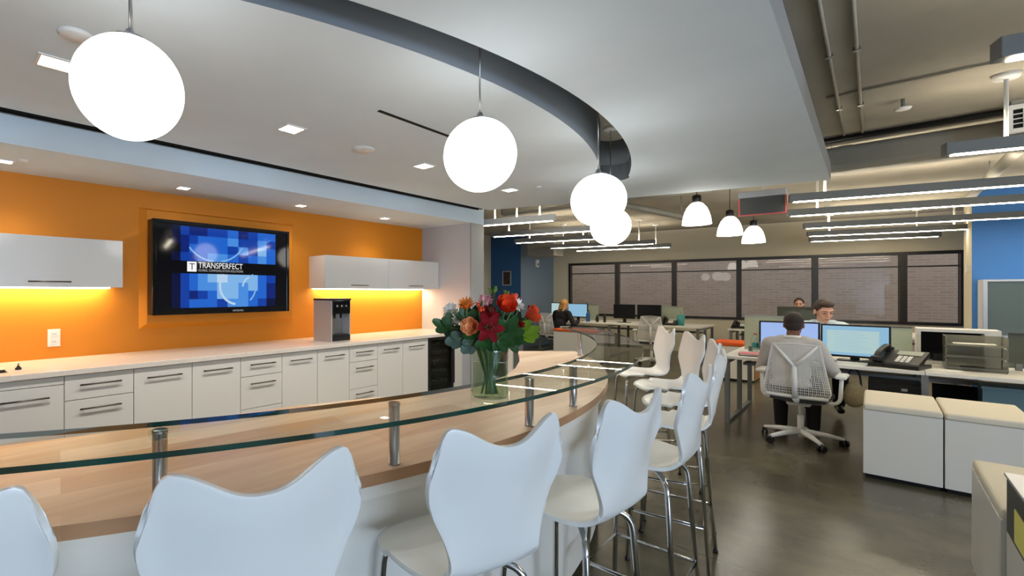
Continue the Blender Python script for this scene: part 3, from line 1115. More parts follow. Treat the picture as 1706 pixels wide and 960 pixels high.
# outlet on the orange wall
t = thing('wall_outlet', 'white wall outlet on the orange wall below the left wall cabinet', 'outlet', (0.70, WALL_Y, 1.076))
b = MB(); b.box(-0.042, 0.042, -0.007, 0, -0.07, 0.07, 0.003); b.build('plate', M['white_plastic'], t)
for z in (-0.03, 0.03):
    b = MB(); b.box(-0.018, 0.018, -0.010, -0.006, z - 0.02, z + 0.02, 0.003)
    s_ = b.build('socket', M['white_plastic'], t)
    b = MB(); b.box(-0.009, -0.006, -0.0106, -0.0099, z - 0.006, z + 0.008); b.box(0.006, 0.009, -0.0106, -0.0099, z - 0.006, z + 0.006)
    b.build('slot', M['black'], s_)

# ------------------------------------------------------------------ ceiling fittings
def recessed(x, y, z, s, label, watt, grp):
    t = thing('recessed_light', label, 'ceiling light', (x, y, z), 0, grp)
    b = MB()
    for x0, x1, y0, y1 in ((-s - 0.014, -s, -s - 0.014, s + 0.014), (s, s + 0.014, -s - 0.014, s + 0.014), (-s, s, -s - 0.014, -s), (-s, s, s, s + 0.014)):
        b.box(x0, x1, y0, y1, -0.006, 0)
    b.build('trim_ring', M['white_plastic'], t)
    b = MB(); b.box(-s, s, -s, s, -0.004, 0.0); b.build('lens', M['down'], t)
    lamp('downlight_lamp', 'SPOT', (0, 0, -0.03), watt, WARM, 0.06, spot=rad(120), blend=0.8, parent=t)


for x, lab in ((0.42, 'square ceiling downlight partly behind the largest globe lamp'), (1.71, 'square ceiling downlight between the two nearest globe lamps'),
               (3.03, 'square ceiling downlight just left of the second globe lamp'), (4.40, 'square ceiling downlight just right of and below the second globe lamp')):
    recessed(x, 2.77, CEIL, 0.062, lab, DOWN_WATT, 'downlights in the main ceiling')
for x, lab in ((0.36, 'soffit downlight at the left edge above the left wall cabinet'), (1.58, 'soffit downlight above the left edge of the television'),
               (2.79, 'soffit downlight above the right edge of the television'), (4.01, 'soffit downlight above the right wall cabinet')):
    recessed(x, 4.33, SOF, 0.045, lab, SOFFIT_WATT, 'downlights in the soffit')
for x, y, z, r, lab in ((0.434, 2.405, CEIL, 0.062, 'white ceiling speaker disc at the top left of the largest globe'),
                        (2.349, 2.78, CEIL, 0.085, 'white ceiling speaker disc between two downlights, left of second globe'),
                        (0.46, 4.2, SOF, 0.03, 'tiny sensor disc on the soffit at the left edge'),
                        (4.47, 2.47, CEIL, 0.028, 'tiny white sensor disc on the ceiling left of the third globe')):
    t = thing('ceiling_disc', lab, 'ceiling speaker', (x, y, z))
    b = MB(); b.lathe([(0, -0.016), (r * 0.86, -0.014), (r, -0.006), (r, 0), (0, 0)], 0, 0, 28); b.build('grille', M['white_plastic'], t)
    b = MB(); b.lathe([(r * 1.0, -0.004), (r * 1.08, -0.003), (r * 1.08, 0), (r, 0)], 0, 0, 28); b.build('rim', M['white_plastic'], t)
t = thing('linear_diffuser', 'long black slot diffuser where ceiling and soffit meet', 'air diffuser', (0, 3.73, CEIL))
b = MB(); b.box(-1.2, 5.2, -0.07, 0.07, 0.05, 0.06); b.build('plenum', M['dark_void'], t)
for y in (-0.028, 0.028):
    b = MB(); b.box(-1.2, 5.2, y - 0.004, y + 0.004, 0.0, 0.05); b.build('blade', M['dark_void'], t)
b = MB(); b.box(1.91, 2.95, 2.103, 2.128, CEIL - 0.004, CEIL)
tag(b.build('slot_diffuser', M['dark_void']), 'short thin black slot in the ceiling left of the second globe', 'air diffuser')


def globe_lamp(x, y, z, d, label):
    t = thing('globe_pendant', label, 'pendant light', (x, y, z), 0, 'globe pendants over the bar')
    R = d / 2
    b = MB(); b.ell((0, 0, 0), (R, R, R), seg=48, rings=32); b.build('globe', M['globe'], t)
    b = MB(); b.lathe([(0, R - 0.008), (0.055, R - 0.012), (0.055, R - 0.002), (0.022, R + 0.006), (0.012, R + 0.03), (0, R + 0.03)], 0, 0, 24); b.build('cap', M['alu'], t)
    b = MB(); b.tube([(0, 0, R + 0.03), (0, 0, DECK - z - 0.02)], 0.004, 8); b.tube([(0.008, 0, R + 0.03), (0.003, 0.006, (DECK - z) * 0.6), (0, 0, DECK - z - 0.02)], 0.0022, 6); b.build('cord', M['steel'], t)
    b = MB(); b.lathe([(0, DECK - z - 0.03), (0.06, DECK - z - 0.03), (0.06, DECK - z), (0, DECK - z)], 0, 0, 24); b.build('ceiling_rose', M['white_plastic'], t)


globe_lamp(0.47, 1.765, 2.13, 0.335, 'largest glowing white globe pendant, hanging at the upper left')
globe_lamp(1.85, 1.33, 2.10, 0.345, 'second largest glowing white globe pendant, above the stool row')
globe_lamp(3.12, 1.29, 2.055, 0.345, 'third glowing white globe pendant, partly covering the smallest one')
globe_lamp(4.38, 1.70, 2.045, 0.345, 'smallest glowing white globe pendant, tucked behind the third')


def bell_lamp(x, y, z, label):
    t = thing('bell_pendant', label, 'pendant light', (x, y, z), 0, 'bell pendants by the desks')
    prof = [(0.148, -0.13), (0.146, -0.11), (0.138, -0.05), (0.122, 0.01), (0.098, 0.065), (0.066, 0.105), (0.042, 0.122)]
    b = MB(); b.lathe(prof + [(0.036, 0.118), (0.092, 0.06), (0.116, 0.005), (0.131, -0.052), (0.139, -0.11), (0.141, -0.13), (0.148, -0.13)], 0, 0, 36)
    b.build('lamp_shade', M['bell'], t)
    b = MB(); b.lathe([(0, 0.115), (0.046, 0.115), (0.046, 0.20), (0.02, 0.215), (0, 0.215)], 0, 0, 24); b.build('lamp_holder', M['black'], t)
    b = MB(); b.tube([(0, 0, 0.21), (0, 0, DECK - z)], 0.004, 8); b.build('cord', M['black'], t)
    b = MB(); b.lathe([(0, DECK - z - 0.03), (0.05, DECK - z - 0.03), (0.05, DECK - z), (0, DECK - z)], 0, 0, 20); b.build('ceiling_rose', M['black'], t)
    b = MB(); b.ell((0, 0, 0.02), (0.04, 0.04, 0.055), seg=16, rings=10); b.build('bulb', M['bell'], t)


bell_lamp(6.28, 1.455, 2.36, 'left and largest of the three lit bell shaped pendant lamps')
bell_lamp(7.62, 1.376, 2.34, 'middle one of the three lit bell shaped pendant lamps')
bell_lamp(8.80, 1.29, 2.32, 'right and smallest of the three lit bell shaped pendant lamps')

FDIR = rad(15)                        # the rows of strip lights run askew to the kitchen


def strip_light(x0, y0, x1, y1, z, label, mcol='grey_metal', w_=0.085, h_=0.085, rods=2, up=True):
    L = math.hypot(x1 - x0, y1 - y0)
    rz = math.atan2(y1 - y0, x1 - x0)
    t = thing('strip_light', label, 'ceiling light', (x0, y0, z), rz, 'suspended strip lights over the desks')
    b = MB(); b.box(0, L, -w_ / 2, w_ / 2, 0, h_, 0.004)
    b.build('housing', M[mcol], t)
    b = MB(); b.box(0.04, L - 0.04, -w_ / 2 + 0.014, w_ / 2 - 0.014, -0.005, 0.001); b.build('diffuser', M['linear'], t)
    if up:
        b = MB(); b.box(0.04, L - 0.04, -w_ / 2 + 0.02, w_ / 2 - 0.02, h_ - 0.001, h_ + 0.0006); b.build('uplight_lens', M['linear'], t)
    n = rods
    for k in range(n):
        x = min(0.3, L * 0.2) + (L - 2 * min(0.3, L * 0.2)) * (k / max(1, n - 1))
        b = MB(); b.tube([(x, 0, h_), (x, 0, DECK - z - 0.03)], 0.011, 10)
        b.build('rod', M['white_plastic'], t)
        b = MB(); b.lathe([(0, DECK - z - 0.035), (0.06, DECK - z - 0.035), (0.07, DECK - z), (0, DECK - z)], x, 0, 20)
        b.build('ceiling_rose', M['white_plastic'], t)


UX, UY = 0.26, -0.966


def row(xa, ya, L, z, label, **k):
    strip_light(xa, ya, xa + UX * L, ya + UY * L, z, label, **k)


row(3.16, -0.36, 1.9, 2.42, 'grey strip light nearest to us, cut off at the top right edge')
row(5.16, -0.355, 3.0, 2.43, 'grey strip light second from the top right edge, hung by the air grille')
row(6.66, 0.66, 4.6, 2.43, 'long grey strip light with its left end by the red framed sign')
row(7.90, 0.80, 4.6, 2.43, 'long grey strip light second in the stack right of the red framed sign')
row(9.62, 0.78, 4.6, 2.43, 'long strip light crossing in front of the blue wall on the right')
row(11.0, 0.84, 2.1, 2.43, 'strip light fourth in the stack right of the bell lamps')
row(12.2, 0.90, 1.8, 2.43, 'farthest strip light right of the bell lamps, close to the windows')
row(5.62, 4.02, 1.05, 2.40, 'bright white strip light hanging just right of the pillar', mcol='white_plastic', rods=3)
row(6.90, 4.70, 1.9, 2.40, 'long pale strip light below the bright white one near the pillar', mcol='alu')
row(8.28, 5.10, 1.6, 2.42, 'grey strip light in front of the shaded blue wall')
row(9.83, 5.16, 2.1, 2.42, 'thin strip light above the woman, second from the windows')
row(10.9, 5.06, 2.0, 2.42, 'thin strip light nearest the windows on the left')

# duct, pipe, grille and conduit on the deck
t = thing('air_duct', 'large grey air duct crossing the exposed ceiling at the upper right', 'air duct', (6.36, 0, 0))
b = MB(); b.box(0, 0.26, -5.8, 4.2, 2.645, 2.90, 0.06, seg=4); b.build('duct_body', M['duct'], t)
for y in (-3.4, -2.2, -1.0, 0.2, 1.4, 2.6):
    b = MB(); b.box(-0.004, 0.264, y - 0.012, y + 0.012, 2.641, 2.904, 0.06, seg=4); b.build('seam_collar', M['duct'], t)
    b = MB(); b.tube([(0.02, y + 0.1, 2.895), (0.02, y + 0.1, DECK)], 0.006, 8); b.build('hanger', M['steel'], t)
t = thing('air_grille', 'white egg-crate air grille at the upper right edge', 'air grille', (5.99, -0.935, 2.80))
b = MB(); b.box(0.02, 0.13, -0.17, 0.17, -0.09, 0.15); b.build('collar_box', M['duct'], t)
b = MB()
for y0, y1, z0, z1 in ((-0.2, -0.165, -0.11, 0.11), (0.165, 0.2, -0.11, 0.11), (-0.165, 0.165, -0.11, -0.075), (-0.165, 0.165, 0.075, 0.11)):
    b.box(-0.01, 0.02, y0, y1, z0, z1, 0.002)
b.build('frame', M['white_plastic'], t)
b = MB(); b.box(0.015, 0.02, -0.165, 0.165, -0.075, 0.075); b.build('backing', M['dark_void'], t)
b = MB()
for k in range(1, 8): b.box(-0.005, 0.015, -0.15 + 0.0375 * k - 0.003, -0.15 + 0.0375 * k + 0.003, -0.075, 0.075)
for k in range(1, 4): b.box(-0.005, 0.015, -0.165, 0.165, -0.075 + 0.0375 * k - 0.003, -0.075 + 0.0375 * k + 0.003)
b.build('grid', M['white_plastic'], t)
b = MB(); b.tube([(6.16, 0.5, 2.915), (6.24, -4.5, 2.915)], 0.028, 12)  # near-black tube stands in for the shadow in the gap above the duct
tag(b.build('gap_shadow_strip', M['black']), 'dark strip standing for the gap shadow along the top of the large grey duct', 'pipe')
for y, x0, x1, lab in ((0.075, 1.0, 6.2, 'thin grey conduit on the exposed ceiling, farther from the ceiling panel edge'), (0.20, 1.0, 6.2, 'thin grey conduit on the exposed ceiling, close to the ceiling panel edge')):
    t = thing('conduit', lab, 'conduit', (0, y, 0), 0, 'thin conduits on the exposed ceiling')
    b = MB(); b.tube([(x0, 0, DECK - 0.012), (x1, 0, DECK - 0.012)], 0.010, 8); b.build('tube', M['deck'], t)
    for k in range(4):
        b = MB(); b.box(1.6 + 1.2 * k, 1.63 + 1.2 * k, -0.018, 0.018, DECK - 0.024, DECK); b.build('clamp', M['steel'], t)
b = MB(); b.tube([(4.86, 0.26, DECK - 0.01), (4.95, -4.0, DECK - 0.01)], 0.008, 8)
tag(b.build('cross_conduit', M['deck']), 'thin conduit running sideways to the round rod mount on the exposed ceiling', 'conduit')
t = thing('spiral_pipe', 'pale diagonal pipe running under the exposed ceiling at the right edge', 'pipe', (0, -0.94, 2.76))
b = MB(); b.tube([(6.9, 0, 0), (10.1, 0, 0)], 0.05, 16); b.build('tube', M['duct'], t)
for x in (7.3, 8.6, 9.9):
    b = MB(); b.tube([(x, 0, 0.05), (x, 0, DECK - 2.76)], 0.006, 8); b.build('hanger', M['steel'], t)
t = thing('spiral_pipe', 'grey sloping pipe between the small globe and the left bell lamp', 'pipe', (0, 0, 0))
b = MB(); b.tube([(6.9, 3.0, 2.84), (8.6, 1.95, 2.58)], 0.05, 16); b.build('tube', M['duct'], t)
b = MB(); b.tube([(7.2, 2.815, 2.84), (7.2, 2.815, DECK)], 0.006, 8); b.build('hanger', M['steel'], t)
b = MB(); b.tube([(8.3, 2.135, 2.67), (8.3, 2.135, DECK)], 0.006, 8); b.build('hanger', M['steel'], t)
t = thing('sprinkler_head', 'small ceiling sprinkler left of the round rod mount', 'sprinkler', (5.35, -0.16, DECK))
b = MB(); b.tube([(0, 0, 0), (0, 0, -0.07)], 0.012, 10); b.build('drop_pipe', M['grey_metal'], t)
b = MB(); b.lathe([(0, -0.085), (0.04, -0.085), (0.05, -0.07), (0, -0.065)], 0, 0, 18); b.build('deflector', M['white_plastic'], t)

# red framed hanging sign
t = thing('hanging_sign', 'hanging grey panel with a thin red frame, right of the bell lamps', 'sign', (6.72, 0.905, 2.33), rad(-84))
b = MB(); b.box(-0.22, 0.22, -0.05, 0.05, 0.20, 0.27, 0.004); b.build('housing', M['alu'], t)
b = MB(); b.box(-0.205, 0.205, -0.012, 0.012, 0.012, 0.20); b.build('panel', M['dark_grey'], t)
b = MB()
for x0, x1, z0, z1 in ((-0.22, -0.206, 0, 0.20), (0.206, 0.22, 0, 0.20), (-0.206, 0.206, 0, 0.012)): b.box(x0, x1, -0.014, 0.014, z0, z1)
b.build('red_frame', M['red_trim'], t)
b = MB(); b.tube([(0, 0, 0.27), (0, 0, DECK - 2.33)], 0.01, 8); b.build('rod', M['white_plastic'], t)


# ------------------------------------------------------------------ vase and flowers
VX, VY = 1.33, 1.105          # placed below
def gp(px, py, z):
    """point of height z seen at a pixel (survey of the photograph)"""
    Z = FPX * (CAM_Z - z) / (py - CY)
    t = (px - CX) / FPX
    return Z * 0.70711 * (1 + t), Z * 0.70711 * (1 - t)


VX, VY = gp(816, 668, GZ + 0.013)
VZ = GZ + 0.013
t = thing('flower_vase', 'clear glass vase holding the mixed bouquet, on the glass shelf', 'vase', (VX, VY, VZ))
prof_o = [(0.054, 0.0), (0.057, 0.006), (0.058, 0.03), (0.054, 0.08), (0.054, 0.115), (0.057, 0.15), (0.062, 0.178)]
prof_i = [(0.059, 0.178), (0.054, 0.15), (0.051, 0.115), (0.051, 0.08), (0.055, 0.03), (0.052, 0.014), (0, 0.014)]
b = MB(); b.lathe([(0, 0)] + prof_o + prof_i, 0, 0, 40); b.build('glass', M['vase_glass'], t)
b = MB(); b.lathe([(0, 0.015), (0.051, 0.015), (0.0545, 0.03), (0.0505, 0.08), (0.0505, 0.118), (0, 0.118)], 0, 0, 36); b.build('water', M['water'], t)

CAMF, CAMR = Vector((0.70711, 0.70711, 0)), Vector((0.70711, -0.70711, 0))


def petal(mb, base, d, up, L, W, curl, mi=0, n=6, cup=0.3):
    """one petal: from base out along d, bending towards `up` by curl"""
    d = Vector(d).normalized(); up = Vector(up).normalized(); s_ = d.cross(up).normalized()
    rows = []
    for i in range(n + 1):
        v = i / n
        ang = curl * v
        c = Vector(base) + d * (L * v * cos(ang * 0.6)) + up * (L * v * sin(ang))
        hw = W * 0.5 * (sin(PI * (0.12 + 0.80 * v)) ** 0.8)
        rows.append([c + s_ * (hw * u) + up * (cup * hw * u * u) for u in (-1, -0.5, 0, 0.5, 1)])
    mb.grid(rows, mi)


def rose_head(mb, c, ax, R, mi=0):
    ax = Vector(ax).normalized()
    u = ax.orthogonal().normalized(); v = ax.cross(u)
    k = 0
    for ring_, (n, rr, lift, L, W, curl) in enumerate(((4, 0.10, 0.25, 0.80, 0.75, 1.45), (5, 0.25, 0.1, 0.95, 0.9, 1.25), (6, 0.40, -0.05, 1.05, 1.0, 0.95), (6, 0.45, -0.2, 1.1, 1.05, 0.55))):
        for i in range(n):
            a = 2 * PI * (i + 0.37 * ring_) / n + random.uniform(-0.1, 0.1)
            d = u * cos(a) + v * sin(a)
            petal(mb, Vector(c) + d * rr * R * 0.4 + ax * lift * R * 0.5, d * 0.65 + ax * 0.35, ax, L * R, W * R, curl, mi, cup=0.5)
    mb.ell(Vector(c) + ax * 0.1 * R, (0.3 * R, 0.3 * R, 0.3 * R), mi, 10, 8)


def flower(name, label, cat, off, z, kind, R, mats, ax, group='flowers and sprigs in the vase'):
    """off: metres to the photo's right of the vase axis and towards the camera"""
    p = CAMR * off[0] - CAMF * off[1]
    t = thing(name, label, cat, (VX, VY, VZ), 0, group)
    head = Vector((p.x, p.y, z))
    a = Vector(ax)
    axis = CAMR * a.x - CAMF * a.y + Vector((0, 0, a.z))
    axis.normalize()
    foot = Vector((p.x * -0.12 + random.uniform(-0.012, 0.012), p.y * -0.12 + random.uniform(-0.012, 0.012), 0.022))
    neck = Vector((p.x * 0.22, p.y * 0.22, 0.165)); 
    hk = math.hypot(neck.x, neck.y)
    if hk > 0.042: neck.x *= 0.042 / hk; neck.y *= 0.042 / hk
    b = MB(); b.tube(smooth_path([foot, neck, head - axis * R * 0.5 - Vector((0, 0, 0.02)), head - axis * R * 0.2], 6), 0.0032, 8)
    b.build('stem', M['stem'], t)
    b = MB()
    if kind == 'rose':
        rose_head(b, head, axis, R)
    elif kind == 'lily':
        u = axis.orthogonal().normalized(); v = axis.cross(u)
        for i in range(6):
            an = 2 * PI * i / 6 + 0.3
            petal(b, head, u * cos(an) + v * sin(an) + axis * 0.25, axis, R * 1.15, R * 0.62, -0.25, 0, cup=0.15)
    elif kind == 'daisy':
        u = axis.orthogonal().normalized(); v = axis.cross(u)
        for i in range(22):
            an = 2 * PI * i / 22
            petal(b, head + axis * (0.1 * R * (i % 2)), u * cos(an) + v * sin(an) + axis * (0.2 + 0.5 * (i % 2)), axis, R, R * 0.36, 0.25, 0, 4)
        b.ell(head + axis * R * 0.12, (R * 0.3, R * 0.3, R * 0.3), 0, 10, 8)
    elif kind == 'mum':
        for i in range(70):
            z_ = 1 - 1.6 * (i + 0.5) / 70
            r_ = sqrt(max(0, 1 - z_ * z_)); an = i * 2.39996
            d = Vector((r_ * cos(an), r_ * sin(an), z_))
            petal(b, head, d, d.orthogonal(), R, R * 0.36, 0.35, 0, 3)
    elif kind == 'bud':
        b.ell(head, (R * 0.55, R * 0.55, R), 0, 12, 10, Vector((0, 0, 1)).rotation_difference(axis).to_matrix().to_4x4())
        for i in range(3):
            u = axis.orthogonal().normalized(); v = axis.cross(u); an = 2 * PI * i / 3
            petal(b, head - axis * R * 0.6, (u * cos(an) + v * sin(an)) * 0.5 + axis, u * cos(an) + v * sin(an), R * 1.5, R * 0.9, 0.3, 0, 5)
    elif kind == 'spray':
        for i in range(5):
            q = head + Vector((random.uniform(-1, 1), random.uniform(-1, 1), random.uniform(-0.6, 1))) * R * 0.7
            b.tube([head - axis * R, q], 0.0015, 6, 1)
            b.ell(q, (R * 0.26, R * 0.26, R * 0.4), 0, 8, 6)
            for j in range(4):
                an = 2 * PI * j / 4 + i
                petal(b, q, (cos(an), sin(an), 0.5), (0, 0, 1), R * 0.5, R * 0.35, 0.4, 0, 3)
    b.build('bloom', mats, t)
    if kind == 'lily':
        b = MB()
        for i in range(5):
            an = 2 * PI * i / 5
            q = head + axis * R * 0.55 + (u * cos(an) + v * sin(an)) * R * 0.22
            b.tube([head, q], 0.001, 6); b.ell(q, (0.003, 0.003, 0.005), 0, 6, 5)
        b.build('stamens', M['anther'], t)['kind'] = 'stuff'
    return t


def sprig(name, label, leaves, mat_, L, W, off, z, group='flowers and sprigs in the vase'):
    """a leafy stem; leaves: list of (along 0..1, side angle)"""
    t = thing(name, label, 'leaf sprig', (VX, VY, VZ), 0, group)
    p = CAMR * off[0] - CAMF * off[1]
    head = Vector((p.x, p.y, z))
    neck = Vector((p.x, p.y, 0)); 
    neck = neck.normalized() * 0.042 if neck.length > 0.042 else neck * 0.4
    neck.z = 0.165
    path = smooth_path([(-p.x * 0.1, -p.y * 0.1, 0.022), neck, (neck + head) / 2 + Vector((0, 0, 0.02)), head], 8)
    b = MB(); b.tube(path, 0.0025, 8); b.build('stem', M['stem'], t)
    for al, an in leaves:
        i = int((0.50 + 0.5 * al) * (len(path) - 1))
        q = path[i]
        d = (path[min(i + 1, len(path) - 1)] - path[i - 1]).normalized()
        side = (CAMR * cos(an) + Vector((0, 0, 1)) * sin(an))
        b = MB()
        petal(b, q, side + d * 0.4, -CAMF + Vector((0, 0, 0.5)), L, W, 0.15, 0, 8, 0.2)
        b.build('leaf', M[mat_], t)
    return t


K = sqrt(VX * VX + VY * VY) / FPX          # metres per pixel near the vase
K = ((VX + VY) * 0.70711) / FPX


def fl(name, label, cat, px, py, fwd, kind, Rpx, m, ax):
    flower(name, label, cat, ((px - 816) * K, fwd), CAM_Z + (CY - py) * K - VZ, kind, Rpx * 1.15 * K, m, ax)


fl('rose', 'big coral orange rose, highest large bloom right of the middle', 'flower', 838, 513, 0.02, 'rose', 14, [M['pet_coral']], (0.1, 0.8, 0.5))
fl('rose', 'coral rose at the right side of the bouquet, turned away to the right', 'flower', 875, 526, 0.02, 'rose', 13, [M['pet_coral']], (0.8, 0.4, 0.3))
fl('rose', 'pale peach rose facing us at the left of the bouquet', 'flower', 781, 542, 0.05, 'rose', 12, [M['pet_peach']], (-0.35, 0.9, 0.1))
fl('daisy', 'orange many-petalled flower at the upper left of the bouquet', 'flower', 776, 512, 0.02, 'daisy', 13, [M['pet_orange']], (-0.2, 0.4, 0.8))
fl('lily', 'large dark red lily in the middle of the bouquet', 'flower', 807, 543, 0.07, 'lily', 20, [M['pet_red']], (0.0, 1.0, 0.1))
fl('lily', 'smaller red lily behind and above the large dark red one', 'flower', 813, 521, 0.03, 'lily', 13, [M['pet_red']], (0.1, 0.7, 0.6))
fl('carnation', 'white ruffled flower at the far left of the bouquet', 'flower', 753, 520, -0.03, 'mum', 13, [M['pet_white']], (-0.3, 0.5, 0.7))
fl('carnation', 'white ruffled flower just below the far left one', 'flower', 762, 533, 0.0, 'mum', 10, [M['pet_white']], (-0.5, 0.5, 0.3))
fl('carnation', 'white ruffled flower at the right behind the coral rose', 'flower', 862, 510, 0.0, 'mum', 11, [M['pet_white']], (0.3, 0.5, 0.7))
fl('alstroemeria', 'pink and white sprig at the top middle, left one of two', 'flower', 803, 504, 0.0, 'spray', 11, [M['pet_pink'], M['stem']], (-0.1, 0.3, 1))
fl('alstroemeria', 'pink and white sprig at the top middle, right one of two', 'flower', 818, 501, -0.01, 'spray', 10, [M['pet_pink'], M['stem']], (0.1, 0.3, 1))
fl('alstroemeria', 'pink sprig between the orange flower and the red lilies', 'flower', 797, 513, 0.02, 'spray', 9, [M['pet_coral'], M['stem']], (-0.1, 0.4, 1))
fl('rose_bud', 'coral bud standing up at the upper right of the bouquet', 'flower', 857, 497, 0.0, 'bud', 8, [M['pet_coral']], (0.4, 0.1, 0.9))
fl('rose_bud', 'small red bud hanging low at the right of the bouquet', 'flower', 865, 539, 0.03, 'bud', 6, [M['pet_red']], (0.3, 0.4, -0.5))
fl('rose_bud', 'tiny red bud beyond the rightmost coral rose', 'flower', 882, 513, 0.0, 'bud', 4, [M['pet_red']], (0.5, 0.2, 0.7))
fl('snapdragon', 'thin pale green tip, tallest thing in the bouquet', 'flower', 825, 484, -0.02, 'spray', 7, [M['leaf_light'], M['stem']], (0.05, 0, 1))
fl('snapdragon', 'thin pale green tip left of the upright coral bud', 'flower', 847, 491, -0.02, 'spray', 6, [M['leaf_light'], M['stem']], (0.2, 0, 1))


def sp(name, label, px, py, fwd, m, leaves, Lp, Wp):
    sprig(name, label, leaves, m, Lp * 1.1 * K, Wp * 1.15 * K, ((px - 816) * K, fwd), CAM_Z + (CY - py) * K - VZ)


sp('leaf_sprig', 'dark green leaves sticking out at the far left of the bouquet', 742, 545, 0.0, 'leaf', [(1.0, 2.6), (0.9, 3.6), (0.7, 2.2), (0.5, 4.0), (0.8, 1.4)], 22, 14)
sp('eucalyptus_sprig', 'grey-green drooping leaves below the white flowers on the left', 757, 565, 0.04, 'leaf_blue', [(1.0, 3.4), (0.85, 4.4), (0.7, 2.6), (0.6, 4.6), (0.4, 3.2)], 17, 15)
sp('eucalyptus_sprig', 'grey-green leaves hanging over the left side of the vase rim', 778, 572, 0.05, 'leaf_blue', [(1.0, 4.0), (0.85, 4.9), (0.6, 3.4), (0.5, 5.0), (0.3, 4.2)], 17, 15)
sp('leaf_sprig', 'bright lime green leaves at the right of the bouquet', 868, 553, 0.03, 'leaf_light', [(1.0, 0.3), (0.85, -0.9), (0.95, -0.4), (0.6, 0.9)], 24, 15)
sp('leaf_sprig', 'dark leaves filling the middle below the large coral rose', 838, 552, 0.045, 'leaf', [(1.0, 1.2), (0.9, 0.1), (0.8, 2.4), (0.6, -0.5), (0.45, 3.4), (0.3, 4.2), (0.7, -1.4)], 26, 16)
sp('leaf_sprig', 'dark leaves below the large red lily over the vase rim', 806, 565, 0.055, 'leaf', [(1.0, 1.6), (0.9, 3.4), (0.7, -0.3), (0.5, 4.2), (0.4, -1.2), (0.3, 4.9)], 22, 13)
sp('leaf_sprig', 'dark leaves between the white flowers and the peach rose', 775, 530, 0.01, 'leaf', [(1.0, 1.8), (0.85, 2.9), (0.7, 0.6), (0.5, 4.4), (0.35, 3.8)], 20, 13)
sp('leaf_sprig', 'dark leaves at the right side behind the lime green ones', 855, 556, 0.0, 'leaf', [(1.0, 0.6), (0.9, -0.6), (0.7, 1.7), (0.5, -1.3), (0.3, 4.0), (0.6, 2.6)], 26, 16)
sp('leaf_sprig', 'dark leaves at the back of the bouquet behind the lilies', 815, 535, -0.03, 'leaf', [(1.0, 1.5), (0.9, 0.4), (0.8, 2.7), (0.6, -0.4), (0.5, 3.5), (0.3, 5.0)], 26, 16)

for k, (lab, px, py, f_) in enumerate((
        ('dark filler leaves under the peach rose at the left of the bouquet', 790, 558, 0.04), ('dark filler leaves at the centre front of the bouquet, right of the red lily', 826, 562, 0.06),
        ('dark filler leaves behind the large coral rose', 848, 530, -0.02), ('dark filler leaves low at the right over the vase rim', 846, 568, 0.03),
        ('dark filler leaves behind the orange flower on the left', 786, 520, -0.02), ('dark filler leaves between the two white flowers and the vase', 768, 552, 0.0),
        ('dark filler leaves behind the rightmost coral rose', 868, 535, -0.02))):
    rnd = random.Random(k)
    sp('leaf_sprig', lab, px, py, f_, 'leaf', [(0.25 + 0.75 * i / 8, rnd.uniform(0, 6.28)) for i in range(9)], 22, 13)


# ------------------------------------------------------------------ office furniture
DZ = 0.74          # desk height


